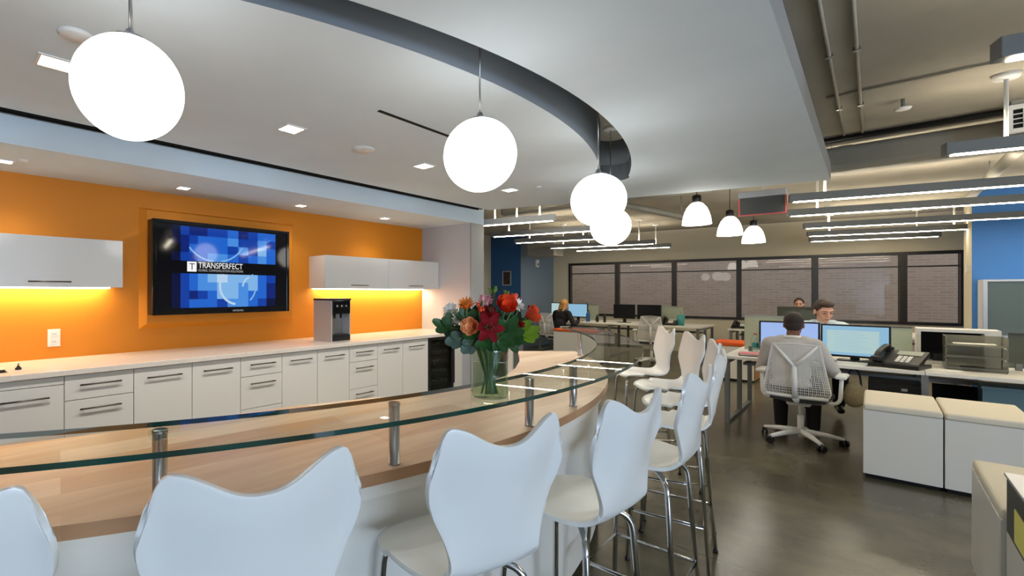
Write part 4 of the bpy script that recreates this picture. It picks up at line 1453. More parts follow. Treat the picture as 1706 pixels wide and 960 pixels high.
def task_chair(label, loc, rz, group='white mesh task chairs'):
    """five-star swivel chair with a Y-shaped back frame; faces local +y"""
    r = thing('task_chair', label, 'office chair', loc, rz, group)
    # base
    b = MB()
    b.lathe([(0, 0.055), (0.045, 0.055), (0.05, 0.10), (0.036, 0.125), (0, 0.125)], 0, 0, 20)
    for k in range(5):
        a = 2 * PI * k / 5 + 0.3
        b.tube([(0.03 * cos(a), 0.03 * sin(a), 0.105), (0.17 * cos(a), 0.17 * sin(a), 0.092), (0.315 * cos(a), 0.315 * sin(a), 0.068)], [0.030, 0.024, 0.016], 10)
    base = b.build('star_base', M['white_plastic'], r)
    for k in range(5):
        a = 2 * PI * k / 5 + 0.3
        x, y = 0.315 * cos(a), 0.315 * sin(a)
        b = MB()
        dx, dy = -sin(a + 0.5), cos(a + 0.5)
        px_, py_ = dy, -dx
        for s_ in (-0.016, 0.016):
            b.tube([(x + px_ * (s_ - 0.009), y + py_ * (s_ - 0.009), 0.03), (x + px_ * (s_ + 0.009), y + py_ * (s_ + 0.009), 0.03)], 0.03, 16)
        b.tube([(x, y, 0.03), (x, y, 0.07)], 0.007, 8)
        b.build('caster', M['black'], r)
    b = MB(); b.tube([(0, 0, 0.11), (0, 0, 0.26)], 0.026, 16); b.tube([(0, 0, 0.25), (0, 0, 0.40)], 0.018, 16); b.build('gas_column', M['white_plastic'], r)
    b = MB(); b.box(-0.09, 0.09, -0.15, 0.10, 0.37, 0.42, 0.015); b.build('mechanism', M['white_plastic'], r)
    rows = []
    for i in range(13):
        v = i / 12
        y = 0.24 - 0.48 * v
        hw = 0.235 * (1 - 0.18 * v) * (1 - 0.25 * max(0, 0.12 - v) / 0.12)
        z = 0.455 - 0.03 * max(0, 0.25 - v) * 3 + 0.012 * (1 - abs(v - 0.5))
        rows.append([(hw * u, y, z + 0.014 * u * u) for u in (-1, -0.75, -0.5, -0.25, 0, 0.25, 0.5, 0.75, 1)])
    b = MB(); b.grid(rows); o = b.build('seat', M['dark_grey'], r)
    s_ = o.modifiers.new('s', 'SOLIDIFY'); s_.thickness = 0.045; s_.offset = -1
    bake(o)

    def bk(u, v):      # back surface: v 0 bottom .. 1 top; narrower at the top
        hw = 0.255 - 0.085 * v
        if v < 0.15: hw *= 0.80 + 0.20 * (v / 0.15) ** 0.5
        y = -0.235 - 0.05 * v - 0.035 * (1 - u * u) * (1 - 0.5 * v) - 0.045 * sin(PI * v) * 0.3
        return Vector((hw * u, y, 0.46 + 0.50 * v))
    b = MB()
    rim = [bk(-1, k / 14) for k in range(15)] + [bk(-1 + 2 * k / 8, 1) + Vector((0, 0, 0.012 * (1 - abs(-1 + 2 * k / 8)))) for k in range(1, 8)] + [bk(1, 1 - k / 14) for k in range(15)]
    b.tube(rim, 0.0055, 8)
    low = [bk(-1 + 2 * k / 16, 0.03) for k in range(17)]
    b.tube(low, 0.016, 10)
    b.build('back_rim', M['white_plastic'], r)
    b = MB()
    yo = Vector((0, -0.02, 0))
    b.tube([bk(0, 0.02) + yo * 1.5, bk(0, 0.3) + yo * 2.2, bk(0, 0.62) + yo * 1.8], [0.024, 0.020, 0.018], 10)
    for s_ in (-1, 1):
        b.tube([bk(0, 0.60) + yo * 1.8, bk(0.42 * s_, 0.80) + yo * 1.2, bk(0.9 * s_, 0.985)], [0.016, 0.014, 0.011], 10)
    b.tube([bk(0, 0.02) + yo * 1.4, (0, -0.18, 0.41), (0, -0.1, 0.40)], [0.024, 0.026, 0.026], 10)
    b.build('y_frame', M['white_plastic'], r)
    b = MB()
    for k in range(1, 36):
        u = -1 + 2 * k / 36
        b.tube([bk(u, 0.04 + 0.95 * j / 10) for j in range(11)], 0.0022 + 0.0012 * (k % 2), 4, cap=False)
    for j in range(1, 30):
        v = 0.04 + 0.95 * (j / 30) ** 0.75
        b.tube([bk(-1 + 2 * k / 12, v) for k in range(13)], 0.0028, 4, cap=False)
    b.build('mesh_back', M['mesh_back'], r)
    for s_ in (-1, 1):
        b = MB()
        b.tube(bend([(s_ * 0.10, -0.06, 0.40), (s_ * 0.285, -0.06, 0.42), (s_ * 0.295, -0.05, 0.655)], 0.06), 0.016, 10)
        a_ = b.build('arm', M['white_plastic'], r)
        b = MB(); b.box(s_ * 0.295 - 0.04, s_ * 0.295 + 0.04, -0.13, 0.13, 0.655, 0.685, 0.012); b.build('arm_pad', M['white_plastic'], a_)
    return r


def bench_desk(x0, x1, y0, y1, label, split=None):
    """white bench desk with open loop end frames along x"""
    r = thing('bench_desk', label, 'desk', (x0, y0, 0))
    W, L = x1 - x0, y1 - y0
    cuts = [0] + [s_ - y0 for s_ in (split or [])] + [L]
    for a, c in zip(cuts, cuts[1:]):
        b = MB(); b.box(0, W / 2 - 0.003, a + 0.002, c - 0.002, DZ - 0.03, DZ, 0.003); b.build('tabletop', M['white_lam'], r)
        b = MB(); b.box(W / 2 + 0.003, W, a + 0.002, c - 0.002, DZ - 0.03, DZ, 0.003); b.build('tabletop', M['white_lam'], r)
    for c in cuts:
        y = min(max(c, 0.05), L - 0.05)
        b = MB()
        h = 0.022
        b.box(0.02, W - 0.02, y - h, y + h, DZ - 0.075, DZ - 0.031)
        b.box(0.02, W - 0.02, y - h, y + h, 0, 0.03)
        for x in (0.02, W / 2 - 0.022, W - 0.064):
            b.box(x, x + 0.044, y - h, y + h, 0.03, DZ - 0.075)
        b.build('leg_frame', M['grey_metal'], r)
    b = MB(); b.box(W / 2 - 0.09, W / 2 + 0.09, 0.1, L - 0.1, DZ - 0.16, DZ - 0.13); b.build('cable_tray', M['grey_metal'], r)
    return r


bench_desk(6.20, 7.62, -2.4, 1.20, 'white two-sided bench desk where the man in grey works', [-0.32])
bench_desk(10.70, 11.95, 2.42, 5.95, 'long white bench desk before the left windows, woman at its far end', [4.2])
bench_desk(10.75, 12.0, -1.0, 1.98, 'white bench desk near the windows behind the two men at the right')


def desk_screen(x, y0, y1, z0, z1, label, m, capm='dark_grey', grp=None):
    t = thing('desk_screen', label, 'desk screen', (x, (y0 + y1) / 2, z0), 0, grp)
    h = (y1 - y0) / 2
    b = MB(); b.box(-0.008, 0.008, -h, h, 0.02, z1 - z0 - 0.006, 0.002); b.build('panel', M[m], t)
    b = MB(); b.box(-0.011, 0.011, -h, h, z1 - z0 - 0.006, z1 - z0 + 0.004); b.build('cap_rail', M[capm], t)
    for y in (-h + 0.06, h - 0.06):
        b = MB(); b.box(-0.02, 0.02, y - 0.02, y + 0.02, 0, 0.06, 0.003); b.build('clamp', M['grey_metal'], t)


desk_screen(6.91, 0.72, 1.10, DZ, 1.165, 'pale frosted screen left of the man in grey, behind the water bottle', 'frosted', 'alu')
desk_screen(6.91, -0.27, 0.08, DZ, 1.09, 'pale frosted screen right of the two lit monitors, behind the desk phone', 'frosted')
desk_screen(6.91, -1.60, -0.86, DZ, 1.075, 'dark smoked screen at the right edge behind the clear trays', 'smoked')
desk_screen(11.36, 0.55, 1.30, DZ, 1.165, 'smoked screen hiding the lower face of the farthest man', 'smoked')
desk_screen(11.43, 4.72, 5.05, DZ, 1.13, 'pale frosted screen beside the woman, left one of the far desk', 'frosted', 'alu')
desk_screen(11.43, 2.90, 3.45, DZ, 1.13, 'pale frosted screen at the near end of the far desk, behind a teal cup', 'frosted', 'alu')


def monitor(label, x, y, rz, w_, h_, z0, scr, grp='flat monitors on the desks', win=None):
    """faces local -y"""
    t = thing('monitor', label, 'monitor', (x, y, DZ), rz, grp)
    b = MB(); b.box(-w_ / 2, w_ / 2, 0, 0.035, z0, z0 + h_, 0.004); b.build('housing', M['black'], t)
    b = MB(); b.box(-w_ / 2 + 0.016, w_ / 2 - 0.016, -0.0015, 0.001, z0 + 0.022, z0 + h_ - 0.016); s_ = b.build('screen', M[scr], t)
    if win:
        b = MB(); b.box(-w_ * 0.40, w_ * 0.34, -0.0022, -0.001, z0 + 0.05, z0 + h_ - 0.06); b.build('screen_window', M[win], s_)
        b = MB()
        for k in range(9):
            b.box(-w_ * 0.30, -w_ * 0.30 + w_ * (0.35 + 0.2 * ((k * 37) % 5) / 5), -0.0027, -0.002, z0 + h_ - 0.085 - 0.022 * k, z0 + h_ - 0.081 - 0.022 * k)
        b.build('screen_text', M['screen_blue'], s_)
    b = MB(); b.box(-0.035, 0.035, 0.035, 0.06, 0.01, z0 + h_ * 0.55, 0.004); b.build('neck', M['black'], t)
    b = MB(); b.box(-0.13, 0.13, -0.06, 0.11, 0, 0.012, 0.004); b.build('stand_base', M['black'], t)
    return t


monitor('lit monitor straight in front of the man in grey, half hidden by his head', 6.68, 0.665, -PI / 2 + 0.10, 0.52, 0.335, 0.045, 'screen_violet')
monitor('lit monitor to the right of the man in grey, showing a pale window', 6.65, 0.14, -PI / 2 - 0.05, 0.52, 0.335, 0.035, 'screen_blue', win='screen_pale')
monitor('lit monitor left of the woman with blond hair', 11.22, 5.62, -PI / 2, 0.46, 0.34, 0.09, 'screen_pale')
monitor('lit monitor right of the woman with blond hair', 11.20, 5.14, -PI / 2, 0.50, 0.34, 0.08, 'screen_blue')
monitor('switched off black monitor on the far desk, left one of the pair', 11.22, 4.05, -PI / 2, 0.47, 0.33, 0.09, 'screen_off')
monitor('switched off black monitor on the far desk, right one of the pair', 11.22, 3.52, -PI / 2, 0.49, 0.33, 0.09, 'screen_off')

# chairs
task_chair('white mesh-backed chair on castors holding the man in grey', (5.93, 0.50, 0), -PI / 2 - 0.05)
task_chair('white mesh-backed chair holding the woman with blond hair', (9.98, 5.10, 0), -PI / 2 - 0.3)
task_chair('empty white mesh-backed chair at the far desk, before the black monitors', (10.22, 3.16, 0), -PI / 2 + 0.25)


# pedestals with cushions
def pedestal(x0, x1, y0, y1, h, label, cushion, ch=0.05, grp='low white cabinets with seat cushions', side='white_lam', cl=None):
    t = thing('cushion_cabinet', label, 'low cabinet', (x0, y0, 0), 0, grp)
    W, L = x1 - x0, y1 - y0
    b = MB(); b.box(0.018, W - 0.001, 0.002, L - 0.002, 0.035, h, 0.002); b.build('carcass', M['white_lam'], t)
    b = MB(); b.box(0.0, 0.017, 0.003, L - 0.003, 0.035, h, 0.0015); b.build('front_panel', M['white_lam'], t)
    b = MB(); b.box(0.03, W - 0.02, 0.015, L - 0.015, 0, 0.035); b.build('plinth', M['dark_void'], t)
    b = MB(); b.box(-0.012, W, 0.003, L - 0.003, h, h + ch, 0.016, seg=4); b.build('cushion', M[cushion], t)
    if side != 'white_lam':
        b = MB(); b.box(0.005, W - 0.004, L - 0.0018, L + 0.012, 0.035, h); b.build('side_panel', M[side], t)
        if True:
            b = MB(); b.box(0.005, W - 0.004, -0.012, 0.0018, 0.035, h); b.build('side_panel', M[side], t)
    return t


pedestal(5.147, 5.88, -0.355, 0.062, 0.53, 'low white cabinet with cream cushion, left of its twin, nearest the man in grey', 'cushion_white')
pedestal(5.147, 5.88, -0.775, -0.358, 0.53, 'low white cabinet with cream cushion, right of its twin and touching it', 'cushion_white')
pedestal(3.05, 3.83, -0.80, -0.358, 0.53, 'low white cabinet with cream cushion nearest to us at the lower right edge', 'cushion_white')
pedestal(2.30, 3.03, -0.80, -0.372, 0.50, 'low white cabinet at the bottom right corner under the dark tray box', 'white_lam', 0.012)
pedestal(9.15, 9.60, 3.85, 4.72, 0.63, 'low white cabinet with orange cushion beyond the bar end, left of the white stools', 'cushion_orange', 0.05)
pedestal(9.20, 9.80, 1.34, 1.92, 0.56, 'low white cabinet with orange cushion behind the bench desk end, right of the stools', 'cushion_orange', 0.06, side='walnut')

t = thing('tray_box', 'dark open-fronted box with a yellow paper inside at the lower right edge', 'desk tray', (2.34, -0.78, 0.512))
b = MB()
b.box(0, 0.64, 0.40, 0.412, 0, 0.215); b.box(0, 0.64, 0, 0.012, 0, 0.215); b.box(0, 0.64, 0.012, 0.40, 0, 0.012); b.box(0.628, 0.64, 0.012, 0.40, 0.012, 0.215)
b.build('shell', M['dark_grey'], t)
b = MB(); b.box(-0.004, 0.646, -0.006, 0.418, 0.215, 0.228, 0.002); b.build('lid', M['alu'], t)
b = MB(); b.box(0.25, 0.47, 0.413, 0.416, 0.02, 0.14); b.build('note', M['yellow'], t)

# desk phone
def desk_phone(label, x, y, rz, s=1.0):
    t = thing('desk_phone', label, 'telephone', (x, y, DZ), rz, 'desk phones')
    tilt = Matrix.Rotation(rad(24), 4, 'X')
    b = MB()
    b.box(-0.13 * s, 0.13 * s, -0.10 * s, 0.10 * s, 0, 0.03 * s, 0.008)
    b.box(-0.125 * s, 0.125 * s, -0.095 * s, 0.105 * s, 0.045 * s, 0.075 * s, 0.008, rot=tilt)
    b.box(-0.10 * s, 0.10 * s, 0.04 * s, 0.09 * s, 0.02 * s, 0.09 * s, 0.006)
    b.build('body', M['black'], t)
    b = MB(); b.box(-0.02 * s, 0.105 * s, 0.03 * s, 0.085 * s, 0.072 * s, 0.0775 * s, 0.001, rot=tilt, piv=(0, 0, 0.06 * s)); b.build('display', M['lcd'], t)
    b = MB()
    for i in range(3):
        for j in range(4):
            b.box((0.0 + 0.026 * i) * s, (0.019 + 0.026 * i) * s, (-0.07 + 0.022 * j) * s, (-0.055 + 0.022 * j) * s, 0.073 * s, 0.079 * s, 0.001, rot=tilt, piv=(0, 0, 0.06 * s))
    b.build('keypad', M['paper'], t)
    b = MB()
    b.tube(smooth_path([(-0.085 * s, -0.10 * s, 0.055 * s), (-0.085 * s, -0.05 * s, 0.10 * s), (-0.085 * s, 0.05 * s, 0.135 * s), (-0.085 * s, 0.10 * s, 0.125 * s)], 5), 0.017 * s, 10)
    b.box(-0.11 * s, -0.06 * s, -0.115 * s, -0.065 * s, 0.04 * s, 0.075 * s, 0.012); b.box(-0.11 * s, -0.06 * s, 0.07 * s, 0.12 * s, 0.095 * s, 0.13 * s, 0.012)
    b.build('handset', M['black'], t)
    b = MB()
    b.tube([(-0.10 * s + 0.012 * sin(k * 1.9), (-0.11 + 0.0) * s + 0.012 * cos(k * 1.9) - 0.0035 * k, 0.008 + 0.002) for k in range(26)], 0.003, 6)
    b.build('cord', M['black'], t)


desk_phone('black desk phone on the white bench desk, right of the lit monitors', 6.42, -0.165, -PI / 2 - 0.35, 1.35)
desk_phone('small black desk phone on the far desk between the off monitors and the teal cup', 11.05, 3.07, -PI / 2, 1.2)
desk_phone('small black desk phone at the end of the bench near the windows', 11.05, 1.82, -PI / 2, 1.1)

# clear letter trays
t = thing('letter_trays', 'stack of clear smoky letter trays at the right end of the bench desk', 'desk tray', (6.55, -0.82, DZ))
for k in range(3):
    z = 0.01 + 0.105 * k
    b = MB()
    b.box(0, 0.26, 0, 0.36, z, z + 0.006); b.box(0, 0.26, 0, 0.006, z + 0.006, z + 0.085); b.box(0, 0.26, 0.354, 0.36, z + 0.006, z + 0.085); b.box(0.254, 0.26, 0.006, 0.354, z + 0.006, z + 0.085)
    b.box(-0.006, 0.0, 0, 0.36, z, z + 0.022)
    tr = b.build('tray', M['acrylic'], t)
    for yy in (0.004, 0.35):
        for xx in (0.004, 0.248):
            b = MB(); b.tube([(xx, yy + 0.003, z - 0.012), (xx, yy + 0.003, z + 0.085)], 0.005, 8); b.build('support', M['acrylic'], tr)
b = MB(); b.box(0.03, 0.24, 0.05, 0.30, 0.227, 0.236); b.build('papers', M['paper'], t)
b = MB(); b.box(-0.002, 0.16, 0.12, 0.26, 0.017, 0.032); b.build('folder', M['black'], t)

t = thing('cubby_box', 'white framed box with a dark inside between the phone and the clear trays', 'shelf box', (6.95, -0.83, DZ))
b = MB()
b.box(0, 0.28, 0, 0.10, 0, 0.345, 0.002); b.box(0, 0.28, 0.50, 0.53, 0, 0.345, 0.002); b.box(0, 0.28, 0.10, 0.50, 0.315, 0.345, 0.002); b.box(0, 0.28, 0.10, 0.50, 0, 0.03, 0.002)
b.build('frame', M['white_lam'], t)
b = MB(); b.box(0.24, 0.27, 0.10, 0.50, 0.03, 0.315); b.build('back_panel', M['dark_void'], t)
b = MB(); b.box(0.05, 0.2, 0.28, 0.42, 0.031, 0.10, 0.004); b.build('black_case', M['black'], t)


# things on the desks
def bottle(name, label, cat, x, y, z, R, H, m, capm, lab=None, grp=None):
    t = thing(name, label, cat, (x, y, z), 0, grp)
    b = MB(); b.lathe([(0, 0), (R * 0.92, 0), (R, 0.008), (R, H * 0.62), (R * 0.9, H * 0.72), (R * 0.42, H * 0.86), (R * 0.42, H * 0.91), (0, H * 0.91)], 0, 0, 20); b.build('body', M[m], t)
    b = MB(); b.lathe([(0, H * 0.91), (R * 0.48, H * 0.91), (R * 0.48, H), (0, H)], 0, 0, 16); b.build('cap', M[capm], t)
    if lab:
        b = MB(); b.lathe([(R * 1.01, H * 0.28), (R * 1.01, H * 0.52)], 0, 0, 20); b.build('label_band', M[lab], t)


bottle('water_bottle', 'clear water bottle with teal band and pink cap on the bench desk', 'bottle', 6.70, 0.965, DZ, 0.034, 0.235, 'bottle', 'pink', 'aqua')
t = thing('drinking_glass', 'clear tumbler right of the water bottle', 'glass', (6.62, 0.875, DZ))
b = MB(); b.lathe([(0, 0), (0.03, 0), (0.038, 0.14), (0.0365, 0.14), (0.029, 0.008), (0, 0.008)], 0, 0, 24); b.build('glass', M['bottle'], t)
b = MB(); b.lathe([(0, 0.009), (0.029, 0.009), (0.034, 0.09), (0, 0.09)], 0, 0, 24); b.build('water', M['water'], t)
t = thing('notebook', 'pink notebook on a black folder beside the tumbler', 'notebook', (6.45, 0.93, DZ), 0.2)
b = MB(); b.box(-0.11, 0.11, -0.15, 0.15, 0, 0.008, 0.002); b.build('folder', M['black'], t)
b = MB(); b.box(-0.10, 0.10, -0.14, 0.14, 0.0082, 0.022, 0.002); b.build('pages', M['paper'], t)
b = MB(); b.box(-0.102, 0.102, -0.142, 0.142, 0.0222, 0.025); b.build('cover', M['pink'], t)
t = thing('keyboard', 'white keyboard in front of the man in grey', 'keyboard', (6.44, 0.47, DZ))
b = MB(); b.box(-0.065, 0.065, -0.2, 0.2, 0, 0.014, 0.004); b.build('body', M['black'], t)
b = MB()
for i in range(5):
    for j in range(14): b.box(-0.056 + 0.023 * i, -0.037 + 0.023 * i, -0.19 + 0.0272 * j, -0.168 + 0.0272 * j, 0.014, 0.019)
b.build('keycaps', M['dark_grey'], t)
b = MB(); b.box(6.33, 6.52, -0.55, -0.28, DZ + 0.0005, DZ + 0.006, 0.001)
tag(b.build('paper_sheet', M['paper']), 'white papers lying on the desk just in front of the desk phone', 'paper')

bottle('water_bottle', 'blue bottle on the far desk just right of the woman', 'bottle', 11.0, 4.79, DZ, 0.045, 0.27, 'blue_plastic', 'black')
bottle('spray_bottle', 'dark bottle on the far desk, left one of two right of the blue bottle', 'bottle', 11.0, 4.57, DZ, 0.03, 0.18, 'black', 'dark_grey')
bottle('spray_bottle', 'dark bottle on the far desk, right one of two right of the blue bottle', 'bottle', 11.0, 4.40, DZ, 0.03, 0.20, 'black', 'dark_grey')
t = thing('cup', 'teal cup on the far desk by the frosted screen', 'cup', (11.1, 2.86, DZ))
b = MB(); b.lathe([(0, 0), (0.06, 0), (0.075, 0.22), (0.07, 0.22), (0.056, 0.012), (0, 0.012)], 0, 0, 24); b.build('body', M['aqua'], t)
b = MB(); b.tube([(0.0, 0.0, 0.1), (0.03, 0.01, 0.29)], 0.005, 8); b.build('straw', M['aqua'], t)
t = thing('computer_tower', 'white computer tower lying under the far desk behind the orange cushion', 'computer', (10.9, 4.62, 0.0))
b = MB(); b.box(-0.1, 0.35, -0.12, 0.12, 0.0, 0.62, 0.01); b.build('case', M['white_plastic'], t)
b = MB(); b.box(-0.104, -0.1, -0.10, 0.10, 0.35, 0.56); b.build('front_grille', M['alu'], t)

# under the right bench
t = thing('computer_tower', 'black computer tower under the bench desk beside the man in grey', 'computer', (6.62, -0.12, 0))
b = MB(); b.box(-0.22, 0.22, -0.20, 0.16, 0.0, 0.58, 0.008); b.build('case', M['black'], t)
b = MB(); b.box(-0.224, -0.22, -0.14, 0.10, 0.12, 0.5); b.build('front_grille', M['dark_grey'], t)
b = MB(); b.box(-0.226, -0.2225, -0.10, -0.06, 0.52, 0.545); b.build('power_button', M['alu'], t)
t = thing('canvas_bag', 'tan canvas bag hanging under the desk edge, right of the man in grey', 'bag', (6.30, 0.135, 0))
b = MB()
for zc, rx, ry, rz_ in ((0.43, 0.05, 0.085, 0.10), (0.50, 0.042, 0.07, 0.08)): b.ell((0, 0, zc), (rx, ry, rz_))
o = remesh(b.build('body', M['canvas'], t), 0.012, 3)
b = MB(); b.tube(smooth_path([(0, -0.05, 0.54), (-0.005, -0.035, 0.66), (0, 0, 0.706), (-0.005, 0.035, 0.66), (0, 0.05, 0.54)], 6), 0.008, 8); b.build('handle', M['trousers'], t)
t = thing('storage_bin', 'greyish teal bin under the desk at the right edge', 'bin', (6.62, -0.80, 0))
b = MB(); b.prism([(-0.13, -0.13), (0.13, -0.13), (0.13, 0.13), (-0.13, 0.13)], 0, 0.60); b.build('body', M['teal'], t)
b = MB(); b.box(-0.138, 0.138, -0.138, 0.138, 0.60, 0.625, 0.004); b.build('rim', M['teal'], t)
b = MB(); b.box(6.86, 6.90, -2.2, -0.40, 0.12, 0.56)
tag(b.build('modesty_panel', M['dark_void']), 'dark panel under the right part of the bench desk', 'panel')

# glass door cabinet against the blue wall
t = thing('display_cabinet', 'tall white cabinet with a glass door against the blue wall', 'cabinet', (10.55, -1.09, 0))
b = MB()
b.box(0, 0.44, -0.02, 0.0, 0, 1.62); b.box(0, 0.44, -1.02, -1.0, 0, 1.62); b.box(0, 0.44, -1.0, -0.02, 1.60, 1.62); b.box(0.42, 0.44, -1.0, -0.02, 0, 1.60); b.box(0, 0.42, -1.0, -0.02, 0.78, 0.80)
b.build('carcass', M['white_lam'], t)
b = MB(); b.box(0.02, 0.42, -1.0, -0.02, 1.16, 1.175); b.build('shelf', M['white_lam'], t)
for y0, y1 in ((-0.51, 0.0), (-1.02, -0.512)):
    b = MB()
    for a0_, a1_, z0, z1 in ((y0, y0 + 0.045, 0.80, 1.62), (y1 - 0.045, y1, 0.80, 1.62), (y0 + 0.045, y1 - 0.045, 0.80, 0.84), (y0 + 0.045, y1 - 0.045, 1.59, 1.62)):
        b.box(-0.022, -0.002, a0_, a1_, z0, z1, 0.002)
    d = b.build('glass_door', M['alu'], t)
    b = MB(); b.box(-0.014, -0.010, y0 + 0.045, y1 - 0.045, 0.84, 1.59); b.build('glass', M['cab_glass'], d)
    b = MB(); b.box(-0.022, -0.002, y0 + 0.001, y1 - 0.001, 0.06, 0.795, 0.002); b.build('lower_door', M['white_lam'], t)
b = MB(); b.lathe([(0, 1.176), (0.04, 1.176), (0.05, 1.21), (0, 1.225)], 0.2, -0.28, 16); b.build('ornament', M['paper'], t)

# small wall items
t = thing('framed_picture', 'small framed dark picture on the shaded blue wall', 'picture', (10.66, 6.795, 1.80))
b = MB()
for y0, y1, z0, z1 in ((-0.13, -0.105, -0.19, 0.19), (0.105, 0.13, -0.19, 0.19), (-0.105, 0.105, -0.19, -0.165), (-0.105, 0.105, 0.165, 0.19)): b.box(-0.025, 0, y0, y1, z0, z1, 0.002)
b.build('frame', M['alu'], t)
b = MB(); b.box(-0.012, -0.004, -0.105, 0.105, -0.165, 0.165); b.build('picture', M['picture'], t)
t = thing('wall_sensor', 'small white box on the lit blue wall right of the picture', 'sensor', (11.45, 6.39, 2.20))
b = MB(); b.box(-0.06, 0.06, -0.05, 0, -0.10, 0.10, 0.01); b.build('case', M['white_plastic'], t)
b = MB(); b.box(-0.03, 0.03, -0.054, -0.05, -0.05, 0.0); b.build('lens', M['dark_grey'], t)
t = thing('wall_sensor', 'small white box on the grey wall end left of the blue wall on the right', 'sensor', (11.35, -1.035, 1.80))
b = MB(); b.box(-0.05, 0.05, 0, 0.03, -0.06, 0.06, 0.005); b.build('case', M['white_plastic'], t)
b = MB(); b.box(-0.02, 0.02, 0.03, 0.034, -0.03, 0.03); b.build('button', M['paper'], t)
t = thing('vent_grille', 'slatted grille hanging above the lit blue wall', 'air grille', (10.4, 5.7, 2.30))
b = MB(); b.box(0, 0.5, -0.35, 0.35, 0.0, 0.65, 0.01); b.build('box', M['duct'], t)
b = MB()
for k in range(8): b.box(-0.02, 0.0, -0.33, 0.33, 0.01 + 0.028 * k, 0.022 + 0.028 * k)
b.build('slat_face', M['alu'], t)


# ------------------------------------------------------------------ people
def two_bone(a, c, l1, l2, pole):
    """elbow/knee position"""
    a, c = Vector(a), Vector(c)
    d = c - a
    L = min(d.length, (l1 + l2) * 0.999)
    x = (l1 * l1 - l2 * l2 + L * L) / (2 * L)
    h = sqrt(max(0, l1 * l1 - x * x))
    dn = d.normalized()
    p = Vector(pole) - dn * Vector(pole).dot(dn)
    return a + dn * x + p.normalized() * h


def hand(b, wrist, fwd, up, side, curl=0.5):
    """palm, four fingers and a thumb; side=+1 right hand (thumb towards -x of the hand frame)"""
    fwd = Vector(fwd).normalized(); up = Vector(up); up = (up - fwd * up.dot(fwd)).normalized()
    lat = fwd.cross(up) * side          # away from the thumb
    w_ = Vector(wrist)
    for k, o in enumerate((-0.026, -0.009, 0.009, 0.026)):
        b.caps(w_ + lat * o * 0.5, w_ + fwd * 0.08 + lat * o, 0.013, 0.011, seg=8)
    for k, (o, L) in enumerate(((-0.029, 0.066), (-0.010, 0.074), (0.010, 0.069), (0.029, 0.054))):
        p0 = w_ + fwd * 0.082 + lat * o
        d1 = (fwd - up * curl * 0.5 + lat * o * 3).normalized()
        p1 = p0 + d1 * L * 0.5
        d2 = (fwd - up * curl * 1.4 + lat * o * 2).normalized()
        p2 = p1 + d2 * L * 0.5
        b.caps(p0, p1, 0.0092, 0.0085, seg=8); b.caps(p1, p2, 0.0085, 0.0072, seg=8)
    t0 = w_ + fwd * 0.022 - lat * 0.026
    t1 = t0 + (fwd * 0.7 - lat * 0.8 - up * 0.2).normalized() * 0.038
    t2 = t1 + (fwd * 1.0 - lat * 0.15 - up * 0.3).normalized() * 0.032
    b.caps(t0, t1, 0.013, 0.0105, seg=8); b.caps(t1, t2, 0.0105, 0.0085, seg=8)


